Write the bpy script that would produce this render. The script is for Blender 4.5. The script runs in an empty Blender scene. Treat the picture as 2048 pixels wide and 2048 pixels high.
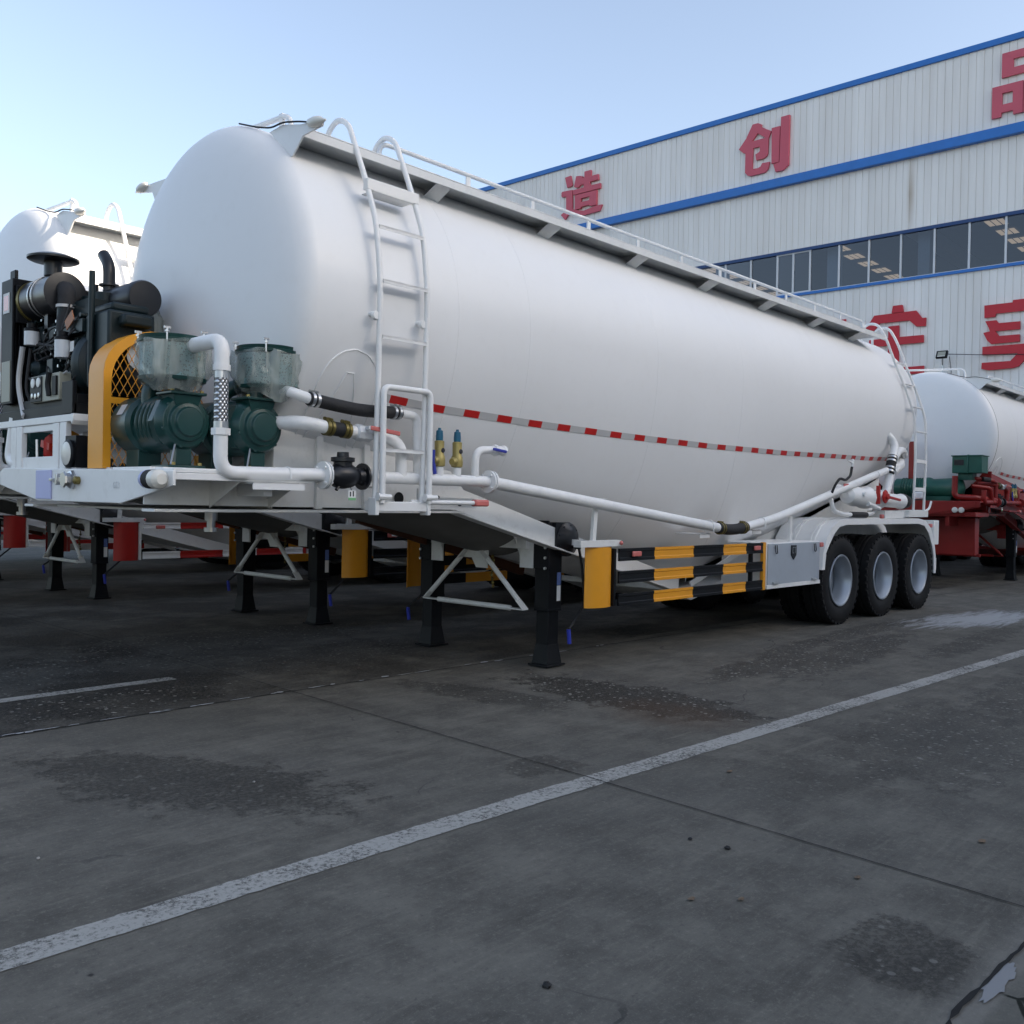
import bpy, bmesh, math, random
from mathutils import Vector, Matrix, Euler
random.seed(7)
sc = bpy.context.scene
COL = sc.collection
R = math.radians

# ---------------------------------------------------------------- camera
CAM_H = 1.45
f_px = 1880.0
yaw, pitch, roll = R(43.0468), R(-0.67033), R(1.07417)
F0 = Vector((math.cos(yaw), math.sin(yaw), 0)); R0 = Vector((math.sin(yaw), -math.cos(yaw), 0)); U0 = Vector((0, 0, 1))
Fv = math.cos(pitch)*F0 + math.sin(pitch)*U0
U1 = -math.sin(pitch)*F0 + math.cos(pitch)*U0
Rv = math.cos(roll)*R0 + math.sin(roll)*U1
Uv = -math.sin(roll)*R0 + math.cos(roll)*U1
cd = bpy.data.cameras.new('camera'); cam = bpy.data.objects.new('camera', cd); COL.objects.link(cam)
M = Matrix.Identity(4)
for i in range(3):
    M[i][0] = Rv[i]; M[i][1] = Uv[i]; M[i][2] = -Fv[i]
M[2][3] = CAM_H
cam.matrix_world = M
cd.sensor_width = 36.0; cd.lens = 36.0*f_px/2048.0
cd.clip_start = 0.05; cd.clip_end = 3000
sc.camera = cam

# ---------------------------------------------------------------- sky and sun
SUN = Vector((0.35, -1.0, 0.42)).normalized()
w = bpy.data.worlds.new('World'); sc.world = w; w.use_nodes = True
nt = w.node_tree; nt.nodes.clear()
out = nt.nodes.new('ShaderNodeOutputWorld'); bg = nt.nodes.new('ShaderNodeBackground')
sky = nt.nodes.new('ShaderNodeTexSky'); sky.sky_type = 'NISHITA'; sky.sun_disc = False
sky.sun_elevation = math.asin(SUN.z); sky.sun_rotation = math.atan2(SUN.x, SUN.y)
sky.altitude = 50; sky.air_density = 1.0; sky.dust_density = 3.2; sky.ozone_density = 1.9
hs = nt.nodes.new('ShaderNodeHueSaturation'); hs.inputs['Saturation'].default_value = 0.78
nt.links.new(sky.outputs[0], hs.inputs['Color']); nt.links.new(hs.outputs[0], bg.inputs[0]); bg.inputs[1].default_value = 0.15
nt.links.new(bg.outputs[0], out.inputs[0])
sl = bpy.data.lights.new('sun', 'SUN'); sl.energy = 3.6; sl.angle = R(0.5); sl.color = (1.0, 0.86, 0.68)
so = bpy.data.objects.new('sun', sl); COL.objects.link(so)
so.rotation_euler = (-SUN).to_track_quat('-Z', 'Y').to_euler(); so.location = (10, -20, 30)
sc.view_settings.view_transform = 'Standard'; sc.view_settings.look = 'None'
sc.view_settings.gamma = 1.0; sc.view_settings.exposure = 1.23; sc.view_settings.use_curve_mapping = False

# ---------------------------------------------------------------- materials
MAT = {}
def nodes(name):
    m = bpy.data.materials.new(name); m.use_nodes = True
    return m, m.node_tree, m.node_tree.nodes['Principled BSDF']
def mat(name, col, rough=0.5, metal=0.0, coat=0.0, var=0.06, vscale=3.0, bump=0.0, bscale=60.0, dirt=None, spec=None):
    """paint-like material: base colour with gentle noise variation, optional dirt colour and bump"""
    m, t, b = nodes(name)
    N = t.nodes; L = t.links
    tc = N.new('ShaderNodeTexCoord')
    n1 = N.new('ShaderNodeTexNoise'); n1.inputs['Scale'].default_value = vscale; n1.inputs['Detail'].default_value = 6
    L.new(tc.outputs['Object'], n1.inputs['Vector'])
    r = N.new('ShaderNodeValToRGB')
    c0 = [max(0, c*(1-var)) for c in col[:3]]; c1 = [min(1, c*(1+var)) for c in col[:3]]
    r.color_ramp.elements[0].position = 0.3; r.color_ramp.elements[1].position = 0.7
    r.color_ramp.elements[0].color = (*c0, 1); r.color_ramp.elements[1].color = (*c1, 1)
    L.new(n1.outputs[0], r.inputs[0])
    colout = r.outputs[0]
    if dirt:
        n2 = N.new('ShaderNodeTexNoise'); n2.inputs['Scale'].default_value = 9; n2.inputs['Detail'].default_value = 9; n2.inputs['Roughness'].default_value = 0.7
        L.new(tc.outputs['Object'], n2.inputs['Vector'])
        r2 = N.new('ShaderNodeValToRGB'); r2.color_ramp.elements[0].position = 0.52; r2.color_ramp.elements[1].position = 0.78
        L.new(n2.outputs[0], r2.inputs[0])
        ml = N.new('ShaderNodeMath'); ml.operation = 'MULTIPLY'; ml.inputs[1].default_value = dirt[3]
        L.new(r2.outputs[0], ml.inputs[0])
        mx = N.new('ShaderNodeMixRGB'); L.new(ml.outputs[0], mx.inputs[0]); L.new(colout, mx.inputs[1]); mx.inputs[2].default_value = (*dirt[:3], 1)
        colout = mx.outputs[0]
    L.new(colout, b.inputs['Base Color'])
    rr = N.new('ShaderNodeMapRange'); rr.inputs['To Min'].default_value = max(0.02, rough-0.07); rr.inputs['To Max'].default_value = min(1, rough+0.07)
    L.new(n1.outputs[0], rr.inputs['Value']); L.new(rr.outputs[0], b.inputs['Roughness'])
    b.inputs['Metallic'].default_value = metal; b.inputs['Coat Weight'].default_value = coat; b.inputs['Coat Roughness'].default_value = 0.12
    if spec is not None: b.inputs['Specular IOR Level'].default_value = spec
    if bump > 0:
        n3 = N.new('ShaderNodeTexNoise'); n3.inputs['Scale'].default_value = bscale; n3.inputs['Detail'].default_value = 4
        L.new(tc.outputs['Object'], n3.inputs['Vector'])
        bp = N.new('ShaderNodeBump'); bp.inputs['Strength'].default_value = bump; bp.inputs['Distance'].default_value = 0.02
        L.new(n3.outputs[0], bp.inputs['Height']); L.new(bp.outputs[0], b.inputs['Normal'])
    MAT[name] = m
    return m
mat('tank_white', (0.79, 0.793, 0.795), 0.46, coat=0.10, var=0.02, vscale=0.8, bump=0.13, bscale=1.5, dirt=(0.62, 0.60, 0.56, 0.12))
mat('white_paint', (0.80, 0.80, 0.79), 0.38, var=0.03, dirt=(0.55, 0.53, 0.5, 0.35))
mat('frame_white', (0.74, 0.74, 0.72), 0.42, var=0.04, dirt=(0.42, 0.40, 0.36, 0.45))
mat('grey_paint', (0.66, 0.68, 0.69), 0.45, var=0.04, dirt=(0.4, 0.4, 0.4, 0.3))
mat('black_paint', (0.007, 0.008, 0.010), 0.5, var=0.2, dirt=(0.03, 0.027, 0.025, 0.2), spec=.22)
mat('gloss_black', (0.008, 0.009, 0.012), 0.36, coat=0.08, var=0.15)
mat('door_grey', (0.36, 0.40, 0.45), 0.4, var=0.04, dirt=(0.3, 0.3, 0.3, 0.3))
mat('rubber', (0.016, 0.016, 0.018), 0.75, var=0.15, dirt=(0.05, 0.047, 0.042, 0.5), bump=0.15)
mat('tyre_rubber', (0.008, 0.008, 0.009), 0.62, var=0.2, dirt=(0.03, 0.029, 0.028, 0.35), spec=.25)
mat('rim_silver', (0.34, 0.37, 0.41), 0.36, metal=0.45, var=0.06)
mat('steel', (0.55, 0.56, 0.57), 0.32, metal=0.9, var=0.08)
mat('brass', (0.36, 0.29, 0.10), 0.42, metal=0.35, var=0.12)
mat('olive_brass', (0.20, 0.16, 0.05), 0.4, metal=0.6, var=0.2)
mat('orange_paint', (0.76, 0.32, 0.016), 0.42, var=0.04, dirt=(0.5, 0.25, 0.05, 0.2))
mat('green_paint', (0.007, 0.046, 0.042), 0.36, coat=0.1, var=0.15, dirt=(0.03, 0.05, 0.045, 0.2))
mat('engine_green', (0.007, 0.016, 0.019), 0.42, var=0.3, dirt=(0.03, 0.035, 0.035, 0.2), spec=.3)
mat('compressor_green', (0.008, 0.085, 0.060), 0.4, var=0.2, dirt=(0.03, 0.06, 0.05, 0.3))
mat('teal_cap', (0.010, 0.11, 0.19), 0.4, var=0.1)
mat('blue_plastic', (0.025, 0.04, 0.34), 0.4, var=0.1)
mat('lavender_plastic', (0.44, 0.47, 0.74), 0.4, var=0.05)
mat('red_paint', (0.42, 0.016, 0.012), 0.45, var=0.08, dirt=(0.2, 0.02, 0.02, 0.3))
mat('chassis_red', (0.24, 0.011, 0.009), 0.42, var=0.12, dirt=(0.22, 0.03, 0.02, 0.4))
mat('tape_red', (0.50, 0.016, 0.014), 0.35, var=0.06)
mat('tape_silver', (0.50, 0.50, 0.50), 0.35, var=0.05)
mat('lens_red', (0.62, 0.16, 0.14), 0.25, coat=0.4, var=0.1)
mat('lens_white', (0.72, 0.70, 0.64), 0.3, var=0.05)
mat('gauge_face', (0.62, 0.63, 0.62), 0.3, var=0.05)
mat('panel_beige', (0.33, 0.33, 0.27), 0.5, var=0.06)
mat('plastic_white', (0.62, 0.64, 0.66), 0.35, var=0.05)
mat('tag_orange', (0.32, 0.10, 0.02), 0.5, var=0.2, vscale=30)
mat('paper', (0.80, 0.80, 0.78), 0.8, var=0.03)
mat('paper_green', (0.18, 0.42, 0.20), 0.8, var=0.03)
mat('sticker_blue', (0.12, 0.18, 0.42), 0.5, var=0.2, vscale=40)
mat('sign_red', (0.50, 0.028, 0.055), 0.5, var=0.05)
mat('sign_pink', (0.58, 0.10, 0.14), 0.55, var=0.02)
mat('sign_red_deep', (0.52, 0.014, 0.028), 0.5, var=0.02)
mat('trim_blue', (0.022, 0.165, 0.52), 0.42, var=0.06)
mat('trim_blue_dark', (0.016, 0.055, 0.17), 0.5, var=0.06)
mat('mullion', (0.62, 0.64, 0.66), 0.45, var=0.03)
mat('interior', (0.060, 0.065, 0.075), 0.9, var=0.1)
mat('leaf', (0.15, 0.10, 0.06), 0.8, var=0.3, vscale=30)
mat('pebble', (0.30, 0.29, 0.27), 0.9, var=0.3, vscale=20)
mat('tar', (0.008, 0.008, 0.008), 0.6, var=0.2)
mat('joint_dark', (0.006, 0.006, 0.006), 0.95, var=0.3, vscale=8)
mat('white_chip', (0.40, 0.41, 0.42), 0.9, var=0.2, vscale=20)
mat('ink', (0.03, 0.03, 0.04), 0.8, var=0.0)
mat('underside_shade', (0.16, 0.155, 0.145), 0.7, var=0.15, vscale=4)  # shade under the tank put into a dark base colour
mat('rust_brown', (0.10, 0.035, 0.015), 0.7, var=0.25, vscale=5)

def wall_material():
    m, t, b = nodes('wall_panel'); N = t.nodes; L = t.links
    tc = N.new('ShaderNodeTexCoord')
    mp = N.new('ShaderNodeMapping'); mp.inputs['Scale'].default_value = (1.3, 1.3, 0.10)
    L.new(tc.outputs['Object'], mp.inputs[0])
    n = N.new('ShaderNodeTexNoise'); n.inputs['Scale'].default_value = 1.6; n.inputs['Detail'].default_value = 7
    L.new(mp.outputs[0], n.inputs['Vector'])
    r = N.new('ShaderNodeValToRGB'); r.color_ramp.elements[0].position = .3; r.color_ramp.elements[1].position = .72
    r.color_ramp.elements[0].color = (.76, .73, .685, 1); r.color_ramp.elements[1].color = (.88, .86, .825, 1)
    L.new(n.outputs[0], r.inputs[0])
    # one brownish run-off streak below the band
    s = N.new('ShaderNodeSeparateXYZ'); L.new(tc.outputs['Object'], s.inputs[0])
    def band(v, c, wd):
        a = N.new('ShaderNodeMath'); a.operation = 'SUBTRACT'; L.new(v, a.inputs[0]); a.inputs[1].default_value = c
        a2 = N.new('ShaderNodeMath'); a2.operation = 'ABSOLUTE'; L.new(a.outputs[0], a2.inputs[0])
        a3 = N.new('ShaderNodeMapRange'); a3.inputs['From Min'].default_value = 0; a3.inputs['From Max'].default_value = wd
        a3.inputs['To Min'].default_value = 1; a3.inputs['To Max'].default_value = 0; L.new(a2.outputs[0], a3.inputs['Value'])
        return a3.outputs[0]
    st = band(s.outputs['Y'], 1.86, .16); sz = band(s.outputs['Z'], 11.9, 1.4)
    mu = N.new('ShaderNodeMath'); mu.operation = 'MULTIPLY'; L.new(st, mu.inputs[0]); L.new(sz, mu.inputs[1])
    mu2 = N.new('ShaderNodeMath'); mu2.operation = 'MULTIPLY'; mu2.inputs[1].default_value = .7; L.new(mu.outputs[0], mu2.inputs[0])
    mx = N.new('ShaderNodeMixRGB'); L.new(mu2.outputs[0], mx.inputs[0]); L.new(r.outputs[0], mx.inputs[1]); mx.inputs[2].default_value = (.36, .27, .17, 1)
    L.new(mx.outputs[0], b.inputs['Base Color']); b.inputs['Roughness'].default_value = .5
    MAT['wall_panel'] = m
wall_material()

def glass_material():
    m, t, b = nodes('window_glass'); N = t.nodes; L = t.links
    o = N['Material Output']; N.remove(b)
    fr = N.new('ShaderNodeFresnel'); fr.inputs[0].default_value = 1.5
    tr = N.new('ShaderNodeBsdfTransparent'); tr.inputs[0].default_value = (.44, .50, .56, 1)
    gl = N.new('ShaderNodeBsdfGlossy'); gl.inputs['Roughness'].default_value = .02; gl.inputs['Color'].default_value = (.9, .93, 1, 1)
    ad = N.new('ShaderNodeMath'); ad.operation = 'MULTIPLY_ADD'; ad.inputs[1].default_value = 1.2; ad.inputs[2].default_value = .03
    L.new(fr.outputs[0], ad.inputs[0])
    mx = N.new('ShaderNodeMixShader'); L.new(ad.outputs[0], mx.inputs[0]); L.new(tr.outputs[0], mx.inputs[1]); L.new(gl.outputs[0], mx.inputs[2])
    L.new(mx.outputs[0], o.inputs[0]); MAT['window_glass'] = m
glass_material()
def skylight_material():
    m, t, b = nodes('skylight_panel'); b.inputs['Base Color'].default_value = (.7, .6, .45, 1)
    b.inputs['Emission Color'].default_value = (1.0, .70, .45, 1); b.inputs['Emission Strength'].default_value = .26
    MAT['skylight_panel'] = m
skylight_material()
def wrap_material():
    """crinkled clear wrapping film over a perforated green drum"""
    m, t, b = nodes('plastic_wrap'); N = t.nodes; L = t.links
    o = N['Material Output']
    tc = N.new('ShaderNodeTexCoord')
    n = N.new('ShaderNodeTexNoise'); n.inputs['Scale'].default_value = 5; n.inputs['Detail'].default_value = 2.5; n.inputs['Distortion'].default_value = .6
    mpw = N.new('ShaderNodeMapping'); mpw.inputs['Rotation'].default_value = (0, R(38), 0); mpw.inputs['Scale'].default_value = (3.2, 1.0, .55); L.new(tc.outputs['Object'], mpw.inputs[0]); L.new(mpw.outputs[0], n.inputs['Vector'])
    bp = N.new('ShaderNodeBump'); bp.inputs['Strength'].default_value = .8; bp.inputs['Distance'].default_value = .03; L.new(n.outputs[0], bp.inputs['Height'])
    b.inputs['Base Color'].default_value = (.40, .44, .41, 1); b.inputs['Roughness'].default_value = .16
    L.new(bp.outputs[0], b.inputs['Normal'])
    tr = N.new('ShaderNodeBsdfTransparent'); tr.inputs[0].default_value = (.93, .95, .95, 1)
    r = N.new('ShaderNodeValToRGB'); r.color_ramp.elements[0].position = .38; r.color_ramp.elements[0].color = (.26, .26, .26, 1)
    r.color_ramp.elements[1].position = .66; r.color_ramp.elements[1].color = (.66, .66, .66, 1)
    L.new(n.outputs[0], r.inputs[0])
    mx = N.new('ShaderNodeMixShader'); L.new(r.outputs[0], mx.inputs[0]); L.new(tr.outputs[0], mx.inputs[1]); L.new(b.outputs[0], mx.inputs[2])
    L.new(mx.outputs[0], o.inputs[0]); MAT['plastic_wrap'] = m
wrap_material()
def perforated_material():
    m, t, b = nodes('perforated_drum'); N = t.nodes; L = t.links
    tc = N.new('ShaderNodeTexCoord')
    v = N.new('ShaderNodeTexVoronoi'); v.inputs['Scale'].default_value = 60; L.new(tc.outputs['Object'], v.inputs['Vector'])
    r = N.new('ShaderNodeValToRGB'); r.color_ramp.elements[0].position = .25; r.color_ramp.elements[0].color = (.05, .085, .085, 1)
    r.color_ramp.elements[1].position = .42; r.color_ramp.elements[1].color = (.17, .28, .28, 1)
    L.new(v.outputs['Distance'], r.inputs[0]); L.new(r.outputs[0], b.inputs['Base Color']); b.inputs['Roughness'].default_value = .4
    MAT['perforated_drum'] = m
perforated_material()
def braid_material():
    m, t, b = nodes('braided_steel'); N = t.nodes; L = t.links
    tc = N.new('ShaderNodeTexCoord')
    ws = []
    for sgn in (1, -1):
        mp = N.new('ShaderNodeMapping'); mp.inputs['Rotation'].default_value = (0, R(35*sgn), 0); L.new(tc.outputs['Object'], mp.inputs[0])
        wv = N.new('ShaderNodeTexWave'); wv.inputs['Scale'].default_value = 16; wv.bands_direction = 'X'; L.new(mp.outputs[0], wv.inputs[0]); ws.append(wv)
    mu = N.new('ShaderNodeMath'); mu.operation = 'MULTIPLY'; L.new(ws[0].outputs['Fac'], mu.inputs[0]); L.new(ws[1].outputs['Fac'], mu.inputs[1])
    bp = N.new('ShaderNodeBump'); bp.inputs['Strength'].default_value = .8; bp.inputs['Distance'].default_value = .004; L.new(mu.outputs[0], bp.inputs['Height'])
    cr = N.new('ShaderNodeValToRGB'); cr.color_ramp.elements[0].color = (.12, .12, .13, 1); cr.color_ramp.elements[1].color = (.75, .76, .78, 1); cr.color_ramp.elements[1].position = .5; L.new(mu.outputs[0], cr.inputs[0]); L.new(cr.outputs[0], b.inputs['Base Color'])
    L.new(bp.outputs[0], b.inputs['Normal']); b.inputs['Metallic'].default_value = .85; b.inputs['Roughness'].default_value = .33
    MAT['braided_steel'] = m
braid_material()

# ground -------------------------------------------------------------
BLOBS = [  # cx, cy, rx, ry, rot(deg), darkness, speck
    (2.35, 4.45, .42, 1.05, 24, .60, .25), (5.75, 4.15, .46, 1.15, 0, .80, 1.0), (5.0, 4.9, .25, .8, 10, .5, .4),
    (3.14, 1.12, .30, .21, 20, .60, .35), (3.9, 3.35, .25, .18, 0, .45, .3),
    (9.2, 3.9, 2.0, .32, 6, .55, .7), (7.9, 4.15, 1.2, .25, 4, .55, .8), (11.2, 3.3, 2.0, .22, 2, .5, .5), (10.5, 4.5, 2.2, .22, 2, .5, .6),
    (6.2, 2.05, 1.3, .55, 8, .42, .5), (8.6, 2.0, 2.0, .40, 2, .40, .5), (4.75, 2.3, .5, .4, 0, .25, .2),
    (2.9, 6.45, .9, .42, 0, .75, .9), (1.6, 7.3, 1.6, .5, 10, .6, .7), (3.4, 8.0, 1.2, .5, -10, .5, .5), (5.2, 7.1, 1.5, .6, 5, .55, .4), (5.0, 8.6, 2.0, .7, 0, .5, .5),
]
def ground_material():
    m, t, b = nodes('concrete_yard'); N = t.nodes; L = t.links
    tc = N.new('ShaderNodeTexCoord'); P = tc.outputs['Object']
    def noise(scale, det=6, rough=.55, dist=0.0, src=None):
        n = N.new('ShaderNodeTexNoise'); n.inputs['Scale'].default_value = scale; n.inputs['Detail'].default_value = det
        n.inputs['Roughness'].default_value = rough; n.inputs['Distortion'].default_value = dist; L.new(src or P, n.inputs['Vector']); return n.outputs[0]
    def mth(op, a, c=None, clamp=False):
        x = N.new('ShaderNodeMath'); x.operation = op; x.use_clamp = clamp
        for i, v in enumerate((a, c)):
            if v is None: continue
            if isinstance(v, (int, float)): x.inputs[i].default_value = v
            else: L.new(v, x.inputs[i])
        return x.outputs[0]
    def rng(v, a, c, lo=0.0, hi=1.0, smooth=True):
        x = N.new('ShaderNodeMapRange'); x.interpolation_type = 'SMOOTHSTEP' if smooth else 'LINEAR'
        x.inputs['From Min'].default_value = a; x.inputs['From Max'].default_value = c; x.inputs['To Min'].default_value = lo; x.inputs['To Max'].default_value = hi
        L.new(v, x.inputs['Value']); return x.outputs[0]
    def mix(f, a, c):
        x = N.new('ShaderNodeMixRGB')
        if isinstance(f, (int, float)): x.inputs[0].default_value = f
        else: L.new(f, x.inputs[0])
        for i, v in ((1, a), (2, c)):
            if isinstance(v, tuple): x.inputs[i].default_value = (*v, 1)
            else: L.new(v, x.inputs[i])
        return x.outputs[0]
    big = noise(.55, 6); mid = noise(2.6, 10, .68); fine = noise(34, 8, .8); grit = noise(120, 4, .75); edge = noise(4.2, 12, .74)
    mpS = N.new('ShaderNodeMapping'); mpS.inputs['Scale'].default_value = (.45, 3.2, 1); mpS.inputs['Rotation'].default_value = (0, 0, R(-12)); L.new(P, mpS.inputs[0])
    streak = noise(3.4, 12, .76, .5, mpS.outputs[0])
    mpB = N.new('ShaderNodeMapping'); mpB.inputs['Scale'].default_value = (4, 60, 1); mpB.inputs['Rotation'].default_value = (0, 0, R(8)); L.new(P, mpB.inputs[0])
    broom = noise(1.0, 5, .7, .2, mpB.outputs[0])
    col = mix(rng(mid, .32, .68), (.078, .073, .063), (.146, .137, .117))
    col = mix(mth('MULTIPLY', rng(streak, .50, .72), .55), col, (.195, .181, .152))
    col = mix(mth('MULTIPLY', rng(streak, .50, .30), .45), col, (.060, .056, .049))
    col = mix(mth('MULTIPLY', rng(big, .42, .66), .5), col, (.092, .089, .080))
    col = mix(mth('MULTIPLY', rng(broom, .46, .66), .12), col, (.19, .176, .15))
    col = mix(mth('MULTIPLY', rng(fine, .52, .66), .50), col, (.215, .200, .170))
    col = mix(mth('MULTIPLY', rng(fine, .46, .34), .50), col, (.052, .050, .048))
    col = mix(mth('MULTIPLY', rng(grit, .56, .66), .40), col, (.23, .214, .185))
    spots = N.new('ShaderNodeTexVoronoi'); spots.inputs['Scale'].default_value = 2.2; L.new(P, spots.inputs['Vector'])
    spot = rng(mth('ADD', spots.outputs['Distance'], mth('MULTIPLY', mth('SUBTRACT', fine, .5), .05)), .018, .034, 1.0, 0.0)
    col = mix(mth('MULTIPLY', spot, .85), col, (.016, .016, .016))
    hair = N.new('ShaderNodeTexVoronoi'); hair.feature = 'DISTANCE_TO_EDGE'; hair.inputs['Scale'].default_value = .42
    hv = N.new('ShaderNodeVectorMath'); hv.operation = 'ADD'; L.new(P, hv.inputs[0]); hn = N.new('ShaderNodeTexNoise'); hn.inputs['Scale'].default_value = 1.7; hn.inputs['Detail'].default_value = 8; L.new(P, hn.inputs['Vector']); hsx = N.new('ShaderNodeVectorMath'); hsx.operation = 'SCALE'; hsx.inputs['Scale'].default_value = .55; L.new(hn.outputs['Color'], hsx.inputs[0]); L.new(hsx.outputs[0], hv.inputs[1]); L.new(hv.outputs[0], hair.inputs['Vector'])
    hc = mth('MULTIPLY', rng(hair.outputs['Distance'], .0012, .0035, 1.0, 0.0), rng(big, .50, .58))
    col = mix(mth('MULTIPLY', hc, .6), col, (.03, .03, .03))
    # wet and stained patches
    sumd = None; sums = None
    for (cx, cy, rx, ry, ro, dk, sp) in BLOBS:
        mp = N.new('ShaderNodeMapping'); mp.vector_type = 'TEXTURE'
        mp.inputs['Location'].default_value = (cx, cy, 0); mp.inputs['Rotation'].default_value = (0, 0, R(ro)); mp.inputs['Scale'].default_value = (rx, ry, 1)
        L.new(P, mp.inputs[0])
        ln = N.new('ShaderNodeVectorMath'); ln.operation = 'LENGTH'; L.new(mp.outputs[0], ln.inputs[0])
        d = mth('ADD', ln.outputs['Value'], mth('MULTIPLY', mth('SUBTRACT', edge, .5), 2.6))
        k = rng(d, .78, 1.02, 1.0, 0.0)
        kd = mth('MULTIPLY', k, dk); ks = mth('MULTIPLY', k, sp)
        sumd = kd if sumd is None else mth('MAXIMUM', sumd, kd)
        sums = ks if sums is None else mth('MAXIMUM', sums, ks)
    sep = N.new('ShaderNodeSeparateXYZ'); L.new(P, sep.inputs[0])
    wob = mth('MULTIPLY', mth('SUBTRACT', noise(1.2, 4), .5), .06)
    slab = rng(mth('ADD', sep.outputs['Y'], wob), 5.935, 5.965)          # the older slab beyond the joint is darker
    slabx = rng(mth('ADD', sep.outputs['X'], wob), 3.99, 4.02, 1.0, 0.0)
    old = mth('MULTIPLY', slab, mth('ADD', mth('ADD', mth('MULTIPLY', slabx, .26), .26), mth('MULTIPLY', rng(noise(1.1, 10, .7), .44, .56), .46)))
    sumd = mth('MAXIMUM', sumd, old)
    vo = N.new('ShaderNodeTexVoronoi'); vo.inputs['Scale'].default_value = 34; L.new(P, vo.inputs['Vector'])
    pit = rng(noise(40, 6, .7), .45, .55)
    dark = mth('MULTIPLY', sumd, mth('ADD', mth('MULTIPLY', pit, .55), .52), True)
    col = mix(dark, col, (.015, .0135, .0115))
    vo2 = N.new('ShaderNodeTexVoronoi'); vo2.inputs['Scale'].default_value = 21; vo2.inputs['Randomness'].default_value = 1; L.new(P, vo2.inputs['Vector'])
    gate = rng(noise(15, 4), .49, .55)
    chips = mth('MULTIPLY', mth('MULTIPLY', rng(vo2.outputs['Distance'], .24, .32, 1.0, 0.0), gate), sums)
    col = mix(mth('MULTIPLY', chips, .8), col, (.33, .315, .285))
    # rusty tinge
    mp = N.new('ShaderNodeMapping'); mp.vector_type = 'TEXTURE'; mp.inputs['Location'].default_value = (5.5, 3.6, 0); mp.inputs['Scale'].default_value = (.5, .7, 1); L.new(P, mp.inputs[0])
    ln = N.new('ShaderNodeVectorMath'); ln.operation = 'LENGTH'; L.new(mp.outputs[0], ln.inputs[0])
    col = mix(mth('MULTIPLY', rng(mth('ADD', ln.outputs['Value'], mth('SUBTRACT', edge, .5)), .3, 1.1, 1.0, 0.0), .35), col, (.085, .045, .022))
    # pale spilled powder
    mp = N.new('ShaderNodeMapping'); mp.vector_type = 'TEXTURE'; mp.inputs['Location'].default_value = (13.4, 3.95, 0); mp.inputs['Rotation'].default_value = (0, 0, R(-8)); mp.inputs['Scale'].default_value = (1.7, .55, 1); L.new(P, mp.inputs[0])
    ln = N.new('ShaderNodeVectorMath'); ln.operation = 'LENGTH'; L.new(mp.outputs[0], ln.inputs[0])
    pw = rng(mth('ADD', ln.outputs['Value'], mth('MULTIPLY', mth('SUBTRACT', streak, .5), 3.2)), .35, 1.1, 1.0, 0.0)
    col = mix(mth('MULTIPLY', pw, .75), col, (.42, .43, .44))
    # near broken slab past the edge joint
    near = rng(mth('ADD', sep.outputs['Y'], wob), .80, .83, 1.0, 0.0)
    vc = N.new('ShaderNodeTexVoronoi'); vc.feature = 'DISTANCE_TO_EDGE'; vc.inputs['Scale'].default_value = 3.2; L.new(P, vc.inputs['Vector'])
    crack = mth('MULTIPLY', rng(mth('ADD', vc.outputs['Distance'], mth('MULTIPLY', mth('SUBTRACT', edge, .5), .05)), .012, .03, 1.0, 0.0), near)
    col = mix(mth('MULTIPLY', near, .3), col, (.135, .132, .112)); col = mix(crack, col, (.012, .014, .010))
    lip = mth('MULTIPLY', rng(mth('ADD', sep.outputs['Y'], mth('MULTIPLY', mth('SUBTRACT', edge, .5), .25)), .84, .98, 1.0, 0.0), mth('SUBTRACT', 1.0, near))
    col = mix(mth('MULTIPLY', lip, .35), col, (.27, .255, .225))
    L.new(col, b.inputs['Base Color'])
    ro = mth('SUBTRACT', mth('ADD', mth('MULTIPLY', mid, .12), .80), mth('MULTIPLY', dark, .22))
    L.new(ro, b.inputs['Roughness']); b.inputs['Specular IOR Level'].default_value = .22
    h = mth('ADD', mth('MULTIPLY', fine, .6), mth('MULTIPLY', mth('MULTIPLY', pit, sumd), -1.2)); h = mth('ADD', h, mth('MULTIPLY', mid, .8))
    bp = N.new('ShaderNodeBump'); bp.inputs['Strength'].default_value = .35; bp.inputs['Distance'].default_value = .01; L.new(h, bp.inputs['Height']); L.new(bp.outputs[0], b.inputs['Normal'])
    MAT['concrete_yard'] = m
ground_material()
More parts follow.
